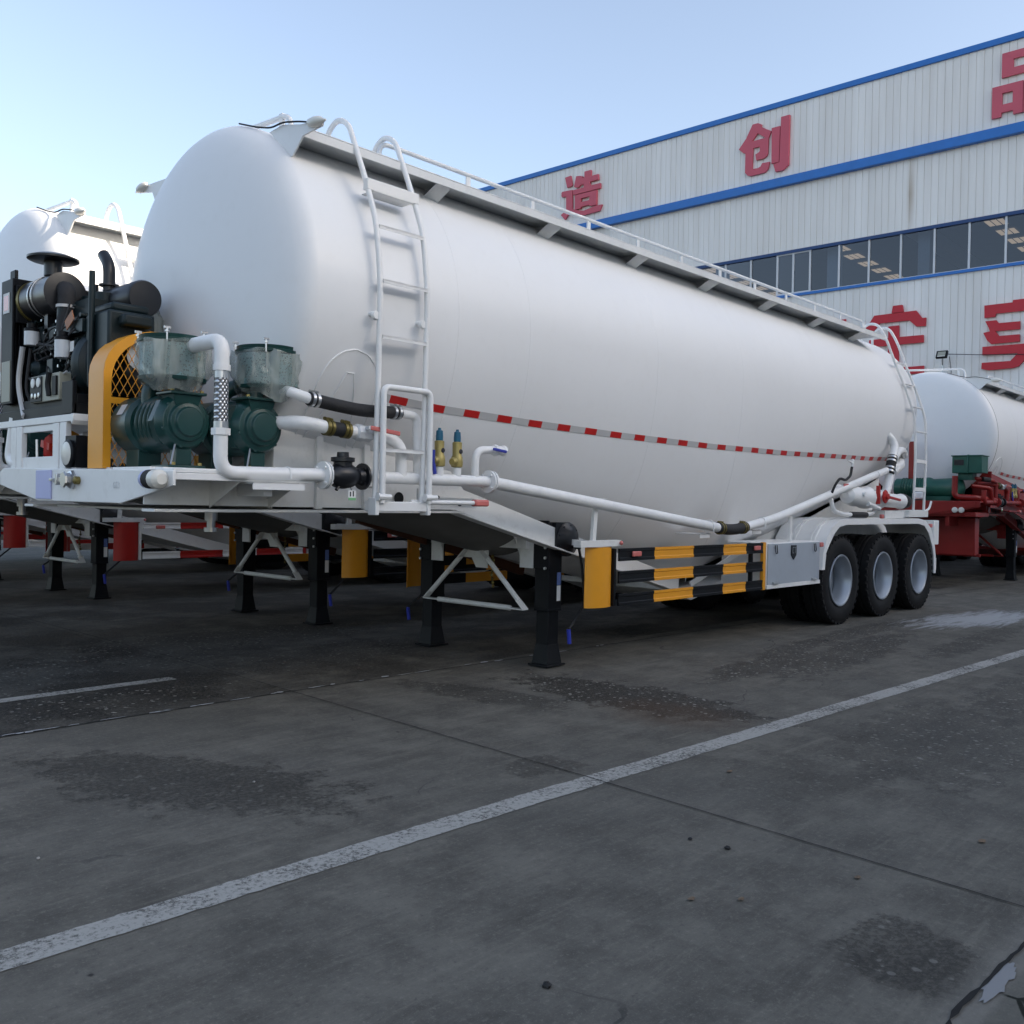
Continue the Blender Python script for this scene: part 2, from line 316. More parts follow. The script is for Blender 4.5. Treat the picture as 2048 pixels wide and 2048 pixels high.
def worn_paint():
    m, t, b = nodes('worn_line_paint'); N = t.nodes; L = t.links; o = N['Material Output']
    tc = N.new('ShaderNodeTexCoord')
    n = N.new('ShaderNodeTexNoise'); n.inputs['Scale'].default_value = 44; n.inputs['Detail'].default_value = 8; n.inputs['Roughness'].default_value = .78; L.new(tc.outputs['Object'], n.inputs['Vector'])
    n2 = N.new('ShaderNodeTexNoise'); n2.inputs['Scale'].default_value = 2.6; n2.inputs['Detail'].default_value = 5; L.new(tc.outputs['Object'], n2.inputs['Vector'])
    a = N.new('ShaderNodeMath'); a.operation = 'MULTIPLY_ADD'; a.inputs[1].default_value = .55; L.new(n2.outputs[0], a.inputs[0]); L.new(n.outputs[0], a.inputs[2])
    r = N.new('ShaderNodeMapRange'); r.inputs['From Min'].default_value = .60; r.inputs['From Max'].default_value = .80; r.inputs['To Min'].default_value = .12; r.inputs['To Max'].default_value = .9; L.new(a.outputs[0], r.inputs['Value'])
    b.inputs['Base Color'].default_value = (.38, .372, .345, 1); b.inputs['Roughness'].default_value = .8; b.inputs['Specular IOR Level'].default_value = .2
    tr = N.new('ShaderNodeBsdfTransparent'); mx = N.new('ShaderNodeMixShader'); L.new(r.outputs[0], mx.inputs[0]); L.new(tr.outputs[0], mx.inputs[1]); L.new(b.outputs[0], mx.inputs[2]); L.new(mx.outputs[0], o.inputs[0])
    MAT['worn_line_paint'] = m
worn_paint()
def water_material():
    m, t, b = nodes('puddle_water'); b.inputs['Base Color'].default_value = (.20, .205, .21, 1); b.inputs['Roughness'].default_value = .28
    MAT['puddle_water'] = m
water_material()

# ---------------------------------------------------------------- mesh helpers
ORG = Vector((0, 0, 0))
class MB:
    def __init__(s): s.bm = bmesh.new()
    def _v(s, p): return s.bm.verts.new(Vector(p) - ORG)
    def face(s, pts): 
        try: return s.bm.faces.new([s._v(p) for p in pts])
        except ValueError: return None
    def hexa(s, p):   # 8 pts: bottom 4 ccw, top 4 ccw
        v = [s._v(q) for q in p]
        for f in ((3, 2, 1, 0), (4, 5, 6, 7), (0, 1, 5, 4), (1, 2, 6, 5), (2, 3, 7, 6), (3, 0, 4, 7)): s.bm.faces.new([v[i] for i in f])
        return s
    def box(s, x0, x1, y0, y1, z0, z1):
        return s.hexa([(x0, y0, z0), (x1, y0, z0), (x1, y1, z0), (x0, y1, z0), (x0, y0, z1), (x1, y0, z1), (x1, y1, z1), (x0, y1, z1)])
    def obox(s, c, size, rot=(0, 0, 0)):
        m = Euler(rot).to_matrix(); c = Vector(c); hx, hy, hz = [q/2 for q in size]
        P = [(-hx, -hy, -hz), (hx, -hy, -hz), (hx, hy, -hz), (-hx, hy, -hz), (-hx, -hy, hz), (hx, -hy, hz), (hx, hy, hz), (-hx, hy, hz)]
        return s.hexa([c + m @ Vector(p) for p in P])
    def beam(s, p, q, wd, ht, up=(0, 0, 1)):
        p = Vector(p); q = Vector(q); d = (q-p).normalized(); a = d.cross(Vector(up))
        if a.length < 1e-4: a = Vector((1, 0, 0))
        a.normalize(); b = a.cross(d); a *= wd/2; b *= ht/2
        return s.hexa([p-a-b, p+a-b, q+a-b, q-a-b, p-a+b, p+a+b, q+a+b, q-a+b])
    def ring(s, c, ax, r, n, ref=None):
        ax = Vector(ax).normalized(); ref = Vector(ref) if ref else (Vector((0, 0, 1)) if abs(ax.z) < .9 else Vector((1, 0, 0)))
        a = ax.cross(ref).normalized(); b = ax.cross(a)
        return [s._v(Vector(c) + r*(math.cos(2*math.pi*i/n)*a + math.sin(2*math.pi*i/n)*b)) for i in range(n)]
    def bridge(s, A, B):
        n = len(A)
        for i in range(n): s.bm.faces.new((A[i], A[(i+1) % n], B[(i+1) % n], B[i]))
    def lathe(s, o, ax, prof, n=24, cap=True):   # prof: (axial, radius)
        o = Vector(o); ax = Vector(ax).normalized(); rings = []
        for (t, r) in prof: rings.append(s.ring(o + ax*t, ax, max(r, 1e-4), n))
        for A, B in zip(rings, rings[1:]): s.bridge(A, B)
        if cap:
            s.bm.faces.new(rings[0][::-1]); s.bm.faces.new(rings[-1])
        return s
    def cyl(s, p, q, r, r2=None, n=16):
        p = Vector(p); q = Vector(q)
        return s.lathe(p, q-p, [(0, r), ((q-p).length, r if r2 is None else r2)], n)
    def tube(s, pts, r, bend=0.0, n=12, closed=False):
        pts = [Vector(p) for p in pts]
        if bend > 0:
            out = [pts[0]]
            for a, b, c in zip(pts, pts[1:], pts[2:]):
                d1 = (a-b); d2 = (c-b); k = min(bend, d1.length*.49, d2.length*.49)
                p1 = b + d1.normalized()*k; p2 = b + d2.normalized()*k
                for i in range(7):
                    t = i/6; out.append((1-t)**2*p1 + 2*t*(1-t)*b + t*t*p2)
            out.append(pts[-1]); pts = out
        q = [pts[0]]
        for p in pts[1:]:
            if (p-q[-1]).length > 1e-5: q.append(p)
        pts = q
        prev = None; rings = []
        for i, p in enumerate(pts):
            d = ((pts[min(i+1, len(pts)-1)] - p).normalized() + (p - pts[max(i-1, 0)]).normalized())
            d.normalize()
            if prev is None:
                ref = Vector((0, 0, 1)) if abs(d.z) < .9 else Vector((1, 0, 0)); a = d.cross(ref).normalized()
            else: a = (prev - d*prev.dot(d)).normalized()
            prev = a; b = d.cross(a)
            rr = r(i/(len(pts)-1)) if callable(r) else r
            rings.append([s._v(p + rr*(math.cos(2*math.pi*j/n)*a + math.sin(2*math.pi*j/n)*b)) for j in range(n)])
        for A, B in zip(rings, rings[1:]): s.bridge(A, B)
        s.bm.faces.new(rings[0][::-1]); s.bm.faces.new(rings[-1])
        return s
    def prism(s, poly, fn, d0, d1):   # fn(u, v, d) -> point
        A = [s._v(fn(u, v, d0)) for u, v in poly]; B = [s._v(fn(u, v, d1)) for u, v in poly]
        n = len(A)
        for i in range(n): s.bm.faces.new((A[i], A[(i+1) % n], B[(i+1) % n], B[i]))
        s.bm.faces.new(A[::-1]); s.bm.faces.new(B)
        return s
    def sphere(s, c, r, n=10, sc_=(1, 1, 1)):
        prof = [(-r*math.cos(math.pi*i/n)*sc_[2], r*math.sin(math.pi*i/n)*sc_[0]) for i in range(n+1)]
        return s.lathe(c, (0, 0, 1), prof, n*2, cap=False)
    def build(s, name, m, parent=None, bev=0.0, sharp=38, smooth=True, loc=None, recalc=True):
        bmesh.ops.remove_doubles(s.bm, verts=s.bm.verts, dist=1e-6)
        if recalc: bmesh.ops.recalc_face_normals(s.bm, faces=s.bm.faces)
        me = bpy.data.meshes.new(name); s.bm.to_mesh(me); s.bm.free()
        me.materials.append(MAT[m] if isinstance(m, str) else m)
        if smooth:
            me.polygons.foreach_set('use_smooth', [True]*len(me.polygons)); me.set_sharp_from_angle(angle=R(sharp))
        o = bpy.data.objects.new(name, me); COL.objects.link(o)
        if parent: o.parent = parent
        if loc is not None: o.location = loc
        if bev > 0:
            md = o.modifiers.new('bevel', 'BEVEL'); md.width = bev; md.segments = 2; md.limit_method = 'ANGLE'; md.angle_limit = R(40)
        return o
def XZ(u, v, d): return (u, d, v)     # polygon in the x-z plane, extruded along y
def YZ(u, v, d): return (d, u, v)     # polygon in the y-z plane, extruded along x
def XY(u, v, d): return (u, v, d)
def empty(name, loc, label, cat, group=None):
    o = bpy.data.objects.new(name, None); COL.objects.link(o); o.location = loc; o.empty_display_size = .3
    o['label'] = label; o['category'] = cat
    if group: o['group'] = group
    return o
def tag(o, label, cat, group=None):
    o['label'] = label; o['category'] = cat
    if group: o['group'] = group
    return o
def struct(o): o['kind'] = 'structure'; return o
def text_mesh(name, body, size, m, parent, mw, extr=.001):
    c = bpy.data.curves.new(name, 'FONT'); c.body = body; c.size = size; c.extrude = extr; c.align_x = 'CENTER'; c.align_y = 'CENTER'
    to = bpy.data.objects.new(name, c); COL.objects.link(to)
    dg = bpy.context.evaluated_depsgraph_get(); me = bpy.data.meshes.new_from_object(to.evaluated_get(dg))
    bpy.data.objects.remove(to); bpy.data.curves.remove(c)
    me.materials.clear(); me.materials.append(MAT[m]); me.transform(mw)
    o = bpy.data.objects.new(name, me); COL.objects.link(o); o.parent = parent
    return o

# ---------------------------------------------------------------- ground
g = MB()
g.face([(-300, -300, 0), (400, -300, 0), (400, 400, 0), (-300, 400, 0)])
struct(g.build('ground', 'concrete_yard', smooth=False))
def strip(name, pts, wd, m, z, jit=0.0):
    b = MB(); prev = None
    for i in range(len(pts)-1):
        p = Vector((*pts[i], z)); q = Vector((*pts[i+1], z)); n = max(1, int((q-p).length/.05)); d = (q-p).normalized(); a = Vector((-d.y, d.x, 0))
        for k in range(n + (1 if i == len(pts)-2 else 0)):
            c = p.lerp(q, k/n); w0 = wd/2*(1+random.uniform(-jit, jit)); w1 = wd/2*(1+random.uniform(-jit, jit)); c = c + a*random.uniform(-jit, jit)*wd*.5
            L_, R_ = b._v(c + a*w0), b._v(c - a*w1)
            if prev: b.bm.faces.new((prev[0], prev[1], R_, L_))
            prev = (L_, R_)
    return struct(b.build(name, m, smooth=False))
strip('painted_line', [(-4, 3.27), (1.05, 3.10), (3.3, 3.03), (10.6, 2.70), (24, 2.1)], .145, 'worn_line_paint', .004, .045)
strip('painted_line', [(-2, 7.0), (2.3, 6.99), (3.60, 6.985)], .13, 'worn_line_paint', .004, .05)
strip('painted_line', [(16.2, 3.6), (20, 3.45), (30, 3.1)], .12, 'worn_line_paint', .004, .05)
strip('pavement_joint', [(3.74, -1.5), (3.79, .95), (3.9, 3.09), (4.0, 5.95), (4.06, 8.0), (4.1, 24)], .0075, 'joint_dark', .005, .35)
strip('pavement_joint', [(-6, 5.95), (2, 5.96), (4.0, 5.95), (6.3, 5.85), (24, 5.3)], .013, 'joint_dark', .004, .55)
strip('pavement_joint', [(-3, .84), (1.5, .85), (2.75, .875), (3.0, .88), (3.5, .86), (9, .8)], .014, 'joint_dark', .006, 1.2)
b = MB()                                                   # pale broken filler along the joint
for i in range(70):
    x = random.uniform(1.5, 8.0); ln = random.choice((.05, .09, .16, .24))*random.uniform(.6, 1.2)
    if random.random() < .5 and x > 3.2: continue
    y = 5.955 - max(0, x-4)*.043 + random.uniform(-.012, .012); wd = random.uniform(.006, .02)
    pts = []
    for k in range(7):
        a = 2*math.pi*k/7; pts.append((x + math.cos(a)*ln*random.uniform(.7, 1.1)/2, y + math.sin(a)*wd*random.uniform(.6, 1.2), .009))
    b.face(pts)
struct(b.build('pavement_joint', 'white_chip', smooth=False))
b = MB(); pts = []
for k in range(26):
    a = 2*math.pi*k/26; pts.append((3.14 + math.cos(a)*.17*random.uniform(.7, 1.15), .845 + math.sin(a)*.028*random.uniform(.6, 1.25), .005))
b.face(pts); struct(b.build('puddle', 'puddle_water', smooth=False))

# ---------------------------------------------------------------- workshop building
WO = Vector((32.0, 0.0)); WE = Vector((0.01747839, -0.99984724)); WN = Vector((-0.99984724, -0.01747839))   # wall origin, along (to the right), outward
def W(u, z, d=0.0): p = WO + WE*u + WN*d; return (p.x, p.y, z)
bl = empty('workshop_building', W(-10, 0), 'large white ribbed metal workshop with blue trim bands and red characters', 'building')
ORG = Vector(bl.location)
def rib_wall(mb, u0, u1, z0, z1, pitch=.229, gw=.030, gd=.022, d=0.0, Wf=None):
    Wf = Wf or W; prof = []; u = u0
    while u < u1:
        e = min(u1, u + pitch); prof += [(u, d), (max(u, e-gw), d), (max(u, e-gw*.8), d-gd), (max(u, e-gw*.2), d-gd)]; u = e
    prof.append((u1, d))
    lo = [mb._v(Wf(a, z0, dd)) for a, dd in prof]; hi = [mb._v(Wf(a, z1, dd)) for a, dd in prof]
    for i in range(len(prof)-1): mb.bm.faces.new((lo[i], lo[i+1], hi[i+1], hi[i]))
UL, UR = -46.0, 22.0
b = MB(); rib_wall(b, UL, UR, 0.0, 9.03); rib_wall(b, UL, -20.03, 9.03, 10.70); rib_wall(b, UL, UR, 10.70, 13.07); rib_wall(b, UL, UR, 13.37, 16.03, .236)
b.build('wall', 'wall_panel', bl, recalc=False, smooth=False)
def wbox(mb, u0, u1, z0, z1, d0, d1):
    return mb.hexa([W(u0, z0, d0), W(u1, z0, d0), W(u1, z0, d1), W(u0, z0, d1), W(u0, z1, d0), W(u1, z1, d0), W(u1, z1, d1), W(u0, z1, d1)])
b = MB(); wbox(b, UL-.1, UR, 16.005, 16.20, -.3, .07); b.build('roof_edge', 'trim_blue', bl, bev=.01)
b = MB(); wbox(b, UL-.1, UR, 13.06, 13.375, -.05, .20); b.build('blue_band', 'trim_blue', bl, bev=.01)
b = MB(); wbox(b, -20.03, UR, 10.60, 10.71, -.08, .05); b.build('window_head', 'trim_blue_dark', bl)
b = MB(); wbox(b, -20.03, UR, 9.02, 9.11, -.08, .07); b.build('window_sill', 'trim_blue', bl)
# windows: the strip of panes
edges = [-19.97, -18.69, -17.63, -16.57, -15.955, -15.315, -14.255, -13.205, -12.135, -11.06, -9.995, -8.925]
while edges[-1] < UR-1.1: edges.append(edges[-1] + 1.066)
for i in range(len(edges)-1):
    a, c = edges[i], edges[i+1]; op = (i in (3, 4))
    fr = MB(); t_ = .045
    z0 = 9.11; z1 = 10.60
    wbox(fr, a-.03, a+.03, z0, z1, -.05, .02)
    wbox(fr, a+.03, c-.03, z0, z0+(.07 if op else .03), -.05, .015)
    if op: wbox(fr, a+.03, c-.03, z1-.04, z1, -.05, .015)
    if i == len(edges)-2: wbox(fr, c-.03, c+.03, z0, z1, -.05, .02)
    fo = fr.build('window', 'mullion', bl)
    gp = MB(); tl = random.uniform(-.006, .006)
    gp.face([W(a+.03, z0+.03, -.02+tl), W(c-.03, z0+.03, -.02-tl), W(c-.03, z1, -.022-tl), W(a+.03, z1, -.022+tl)])
    gp.build('pane', 'window_glass', fo, smooth=False)
# inside: dark hall with bright roof lights
b = MB()
b.face([W(UL, 0, -26), W(UR, 0, -26), W(UR, 16, -26), W(UL, 16, -26)])
b.face([W(UL, 14.6, -.1), W(UR, 14.6, -.1), W(UR, 14.6, -26), W(UL, 14.6, -26)])
b.face([W(UL, 8.6, -.1), W(UR, 8.6, -.1), W(UR, 8.6, -26), W(UL, 8.6, -26)])
b.build('hall_interior', 'interior', bl, smooth=False)
for u in (-19.4, -14.9, -11.75, -6.4, -1.0, 4.4):                  # steel columns just inside the glass
    b = MB(); wbox(b, u, u+.38, 8.61, 14.58, -.9, -.5); b.build('column', 'door_grey', bl)
for u in (-16.2, -7.6, .4):
    b = MB(); wbox(b, u, u+.5, 13.9, 14.58, -25.8, -.2); b.build('roof_beam', 'door_grey', bl)
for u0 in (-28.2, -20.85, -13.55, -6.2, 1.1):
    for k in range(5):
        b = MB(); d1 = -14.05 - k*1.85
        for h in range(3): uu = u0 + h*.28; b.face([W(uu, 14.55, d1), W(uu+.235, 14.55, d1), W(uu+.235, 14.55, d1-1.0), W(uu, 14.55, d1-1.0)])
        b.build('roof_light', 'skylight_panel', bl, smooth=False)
b = MB(); b.face([W(UL, 16.1, -.25), W(UR, 16.1, -.25), W(UR, 18.2, -22), W(UL, 18.2, -22)]); b.face([W(UL, 18.2, -22), W(UR, 18.2, -22), W(UR, 16.1, -44), W(UL, 16.1, -44)])
b.face([W(UL, 0, 0), W(UL, 16.1, 0), W(UL, 18.2, -22), W(UL, 16.1, -44), W(UL, 0, -44)]); b.face([W(UR, 0, 0), W(UR, 16.1, 0), W(UR, 18.2, -22), W(UR, 16.1, -44), W(UR, 0, -44)])
b.face([W(UL, 0, -44), W(UR, 0, -44), W(UR, 16.1, -44), W(UL, 16.1, -44)])
b.build('roof', 'wall_panel', bl, smooth=False)
ORG = Vector((0, 0, 0))

# wall characters -----------------------------------------------------
GLY = {
'zao': [[(-26.59,15.58),(-26.28,15.6),(-26.18,15.2),(-26.2,15.14),(-26.47,15.12)],[(-26.77,14.95),(-26.72,14.99),(-26.17,14.96),(-26.15,14.14),(-25.85,14.02),(-25.53,13.94),(-24.92,14.03),(-24.55,14.02),(-24.68,13.77),(-25.44,13.75),(-25.85,13.8),(-26.21,13.9),(-26.35,13.97),(-26.55,13.74),(-26.78,13.99),(-26.49,14.14),(-26.5,14.75),(-26.72,14.75),(-26.77,14.8)],[(-26.07,15.06),(-25.96,15.5),(-25.75,15.47),(-25.6,15.42),(-25.64,15.36),(-25.51,15.35),(-25.51,15.6),(-25.17,15.6),(-25.17,15.34),(-24.78,15.34),(-24.76,15.11),(-25.21,15.11),(-25.2,14.94),(-24.66,14.94),(-24.66,14.72),(-26.1,14.72),(-26.12,14.93),(-25.54,14.94),(-25.54,15.09),(-25.72,15.08),(-25.84,14.99)],
  [(-26.0,14.68),(-24.84,14.68),(-24.84,14.06),(-25.16,14.06),(-25.22,14.13),(-25.67,14.13),(-25.69,14.06),(-25.99,14.06),(-25.99,14.33),(-25.68,14.33),(-25.22,14.33),(-25.20,14.49),(-25.68,14.49),(-25.68,14.331),(-25.991,14.331)]],
'chuang': [[(-17.65,15.62),(-17.43,15.62),(-17.28,15.53),(-17.31,15.47),(-17.09,15.31),(-16.89,15.2),(-17.0,14.97),(-17.01,14.41),(-17.05,14.33),(-17.17,14.26),(-17.47,14.26),(-17.51,14.48),(-17.37,14.53),(-17.33,14.58),(-17.34,14.73),(-17.61,14.74),(-17.63,13.97),(-17.39,13.95),(-17.29,13.99),(-17.23,14.1),(-16.93,14.08),(-16.99,13.83),(-17.11,13.73),(-17.69,13.72),(-17.83,13.78),(-17.92,13.89),(-17.92,14.62),(-18.0,14.64),(-18.2,14.82),(-17.9,15.16),(-17.66,15.0),(-17.12,15.0),(-17.44,15.25),(-17.661,15.001),(-17.901,15.161)],[(-16.87,15.29),(-16.54,15.29),(-16.56,13.99),(-16.85,13.99)],[(-16.5,15.6),(-16.17,15.6),(-16.18,13.80),(-16.4,13.65),(-16.68,13.65),(-16.77,13.94),(-16.53,13.97)]],
}
def boxglyph(u0, u1, z0, z1, sd, tb, foot=0.0):
    """a mouth-shaped box drawn as one closed outline with a slit"""
    a, c, e, h = u0+sd, u1-sd, z0+tb+foot, z1-tb*1.0
    return [(u0, z0), (u0+sd*.92, z0), (u0+sd*.95, z0+foot), (u1-sd*.95, z0+foot), (u1-sd*.92, z0), (u1, z0), (u1, z1), (u0+.002, z1), (a, h), (c, h), (c, e), (a, e), (a, h-.002), (u0, z1-.002)]
GLY['pin'] = [boxglyph(-9.14, -7.50, 14.91, 15.66, .33, .24), boxglyph(-9.40, -8.52, 13.70, 14.67, .29, .24, .13), boxglyph(-8.50, -7.20, 13.70, 14.67, .30, .24, .13)]
GLY['bao'] = [[(-12.95,7.97),(-11.57,7.98),(-11.37,7.71),(-11.25,7.71),(-11.26,7.44),(-11.55,7.45),(-11.78,7.68),(-12.76,7.69),(-12.98,7.42),(-13.21,7.51),(-13.24,7.64),(-13.08,7.77)],
  [(-12.46,7.55),(-12.12,7.55),(-12.11,7.16),(-11.32,7.15),(-11.31,6.91),(-12.11,6.91),(-12.11,6.14),(-11.28,6.14),(-11.28,5.90),(-13.2,5.88),(-13.2,6.12),(-12.46,6.13),(-12.46,6.42),(-13.0,6.42),(-13.0,6.66),(-12.46,6.66),(-12.46,6.91),(-13.1,6.91),(-13.1,7.15),(-12.46,7.16)], [(-12.32,8.22),(-12.02,8.22),(-11.98,7.985),(-12.36,7.985)]]
GLY['side'] = [[(-15.6,7.98),(-13.94,7.97),(-13.94,7.74),(-15.6,7.74)], [(-14.95,7.70),(-14.65,7.70),(-14.65,6.9),(-13.95,6.9),(-13.95,6.66),(-14.65,6.66),(-14.65,5.9),(-14.95,5.9),(-14.95,6.66),(-15.6,6.66),(-15.6,6.9),(-14.95,6.9)]]
GLY['xiang'] = [[(-9.48,7.88),(-8.67,7.88),(-8.66,7.95),(-7.45,7.95),(-7.45,7.40),(-7.75,7.40),(-7.75,7.58),(-9.14,7.59),(-9.16,7.49),(-9.47,7.49)],[(-9.44,7.38),(-9.12,7.38),(-9.05,7.28),(-8.45,7.27),(-8.45,7.03),(-9.14,7.04),(-9.03,6.88),(-8.45,6.87),(-8.45,6.65),(-9.26,6.65),(-9.37,6.77),(-9.49,7.02),(-9.3,7.05),(-9.33,7.15)],
  [(-9.5,6.58),(-7.3,6.56),(-7.3,6.32),(-8.0,6.30),(-8.33,6.03),(-8.46,5.89),(-8.6,5.85),(-9.3,5.83),(-9.52,5.89),(-9.51,6.08),(-8.69,6.07),(-8.48,6.3),(-9.5,6.32)], [(-8.2,7.25),(-7.5,7.25),(-7.5,6.66),(-8.2,6.66)]]
def sign(name, label, chars):
    u0 = GLY[chars[0][0]][0][0][0]
    t = empty(name, W(u0, 13 if chars[0][0] == 'zao' else 6), label, 'sign')
    global ORG; ORG = Vector(t.location)
    for key, m in chars:
        b = MB(); k = 0
        for poly in GLY[key]:
            b.prism(poly, lambda u, v, d: W(u, v, d), .012, .085 + .012*k); k += 1
        b.build('character', m, t, smooth=False)
    ORG = Vector((0, 0, 0))
    return t
sign('wall_sign', 'row of large faded red raised characters between the two blue bands', [('zao', 'sign_pink'), ('chuang', 'sign_pink'), ('pin', 'sign_pink')])
sign('wall_sign', 'row of deep red raised characters below the window strip of the workshop', [('side', 'sign_red_deep'), ('bao', 'sign_red_deep'), ('xiang', 'sign_red_deep')])
# floodlight on a post in front of the wall
fl = empty('floodlight', W(-10.66, 0, .35), 'small square floodlight on a thin post with a cable along the wall', 'lamp')
ORG = Vector(fl.location)
b = MB(); b.beam(W(-10.68, 5.0, .12), W(-10.68, 6.12, .12), .05, .05); b.beam(W(-10.68, 6.1, .12), W(-10.62, 6.28, .33), .035, .035); b.beam(W(-10.68, 5.3, .0), W(-10.68, 5.3, .13), .05, .05); b.build('bracket', 'steel', fl)
b = MB()
def tilt(u, v, d): p = Vector(W(-10.615+u, 6.40, .42)); q = Euler((0, R(28), 0)).to_matrix() @ Vector((-d, 0, v)); return p + q
b.prism([(-.17, -.13), (.17, -.13), (.17, .13), (-.17, .13)], tilt, -.05, .04); b.build('housing', 'black_paint', fl, bev=.01)
b = MB(); b.prism([(-.12, -.08), (.12, -.08), (.12, .08), (-.12, .08)], tilt, .041, .046); b.build('lens', 'panel_beige', fl)
b = MB(); b.prism([(-.12, -.105), (.12, -.105), (.12, -.082), (-.12, -.082)], tilt, .041, .05); b.build('lens', 'lens_white', fl)
b = MB(); b.tube([W(-10.5, 6.42, .3), W(-9.6, 6.33, .2), W(-8, 6.2, .2), W(-5, 6.12, .2)], .012, n=6); b.tube([W(-10.45, 6.35, .2), W(-10.42, 5.9, .1), W(-10.42, 5.0, .06)], .01, n=6); b.build('cable', 'rubber', fl)
ORG = Vector((0, 0, 0))

# ---------------------------------------------------------------- unseen workshop added behind the camera's right shoulder to shade the trailers
sb = empty('workshop_building', (10, -14, 0), 'unseen white ribbed workshop added across the yard to shade the trailers', 'building')
ORG = Vector(sb.location)
SW = lambda u, z, d=0.0: (u, -14 - d*-1, z)
HB, XB = 12.57, -2.0
b = MB(); rib_wall(b, XB, 31.8, 0, HB-.1, .46, .06, .03, 0, SW); b.build('wall', 'wall_panel', sb, recalc=False, smooth=False)
b = MB(); b.box(XB-.1, 31.85, -14.3, -13.9, HB-.2, HB); b.box(XB-.1, 31.85, -14.0, -13.85, HB-2.9, HB-2.6); b.build('roof_edge', 'trim_blue', sb)
b = MB(); b.face([(XB, -14.1, HB-.05), (31.8, -14.1, HB-.05), (31.8, -40, HB+.3), (XB, -40, HB+.3)]); b.face([(31.8, -14, 0), (31.8, -14, HB-.05), (31.8, -40, HB+.3), (31.8, -40, 0)]); b.face([(XB, -14, 0), (XB, -14, HB-.05), (XB, -40, HB+.3), (XB, -40, 0)]); b.face([(XB, -40, 0), (31.8, -40, 0), (31.8, -40, HB+.3), (XB, -40, HB+.3)]); b.build('roof', 'wall_panel', sb, smooth=False)
for k in range(5):
    x0 = 0 + k*6.2; b = MB(); b.box(x0, x0+4.6, -14.02, -13.95, 6.8, 6.9); b.box(x0, x0+4.6, -14.02, -13.95, 8.4, 8.5)
    for j in range(5): b.box(x0+j*1.13, x0+j*1.13+.07, -14.02, -13.96, 6.9, 8.4)
    f_ = b.build('window', 'mullion', sb); b = MB(); b.face([(x0, -13.985, 6.9), (x0+4.6, -13.985, 6.9), (x0+4.6, -13.985, 8.4), (x0, -13.985, 8.4)]); b.build('pane', 'gloss_black', f_, smooth=False)
for k in range(2):
    x0 = 3 + k*15; b = MB(); b.box(x0, x0+4.2, -14.02, -13.93, 0, 4.4); b.build('door', 'trim_blue_dark', sb)
ORG = Vector((0, 0, 0))

# ---------------------------------------------------------------- the tanker trailer
YC = 6.17; T0 = Vector((2.52, YC, 0)); YN = 4.92
tr = empty('tanker_trailer', T0, 'nearest white tanker trailer with a fully visible black and yellow side guard', 'trailer', 'bulk tanker trailers parked side by side')
ORG = T0.copy()
def lerp_tab(tab, x):
    if x <= tab[0][0]: return tab[0][1:]
    for a, b in zip(tab, tab[1:]):
        if x <= b[0]:
            t = (x-a[0])/(b[0]-a[0]); return tuple(p+(q-p)*t for p, q in zip(a[1:], b[1:]))
    return tab[-1][1:]
#        X     half-width  z of widest  bottom   top
TANK = [(3.47, 1.245, 2.78, 1.54, 4.05), (4.6, 1.245, 2.77, 1.32, 4.05), (6.7, 1.245, 2.755, .87, 4.04), (8.75, 1.245, 2.74, .45, 4.03), (11.2, 1.21, 2.78, 1.05, 4.02), (13.95, 1.12, 2.86, 1.74, 3.99)]
def hw(X, z):
    w_, zm, zb, zt = lerp_tab(TANK, X)
    h = (zt-zm) if z > zm else (zm-zb)
    return w_*math.sqrt(max(0, 1-((z-zm)/h)**2))
def section(X, n=112, grow=0.0, k=1.0):
    w_, zm, zb, zt = lerp_tab(TANK, X); P = []
    zc = (zb+zt)/2
    for i in range(n):
        a = 2*math.pi*i/n; y = math.cos(a)*(w_+grow); z = math.sin(a)
        z = zm + z*((zt-zm+grow) if z > 0 else (zm-zb+grow))
        P.append((y*k, zc+(z-zc)*k))
    return P
def section_ring(mb, X, n=112, grow=0.0, k=1.0, dx=0.0): return [mb._v((X+dx, YC+y, z)) for y, z in section(X, n, grow, k)]
def near(X, z, off=0.0): return (X, YC - hw(X, z) - off, z)
tk = MB(); rings = []
cap_prof = [(.0, 1.0), (.03, .994), (.06, .980), (.09, .957), (.12, .921), (.148, .868), (.175, .795), (.20, .69), (.222, .55), (.238, .39), (.247, .23), (.251, .08)]
for dx, k in reversed(cap_prof): rings.append(section_ring(tk, 3.47, k=k, dx=-dx))
xs = [3.8, 4.2, 4.6, 5.3, 6.0, 6.7, 7.4, 8.1, 8.6, 8.75, 8.9, 9.5, 10.2, 11.2, 12.0, 13.0, 13.95]
for x in xs: rings.append(section_ring(tk, x))
for dx, k in cap_prof[1:]: rings.append(section_ring(tk, 13.95, k=k, dx=dx*1.45))
for A, B in zip(rings, rings[1:]): tk.bridge(A, B)
tk.bm.faces.new(rings[0][::-1]); tk.bm.faces.new(rings[-1])
tank = tk.build('tank', 'tank_white', tr, sharp=60)
def seam(X, k=1.0, dx=0.0, wd=.007, par=None, m='tank_white'):
    mb = MB(); R3 = []
    for d, gr in ((-wd, .0002), (-wd*.4, .0025), (wd*.4, .0025), (wd, .0002)): R3.append(section_ring(mb, X+d, 96, gr, k, dx))
    for A, B in zip(R3, R3[1:]): mb.bridge(A, B)
    mb.build('weld_seam', m, par or tank, sharp=80)
for x in (4.68, 5.45, 7.2, 8.75, 10.7): seam(x)
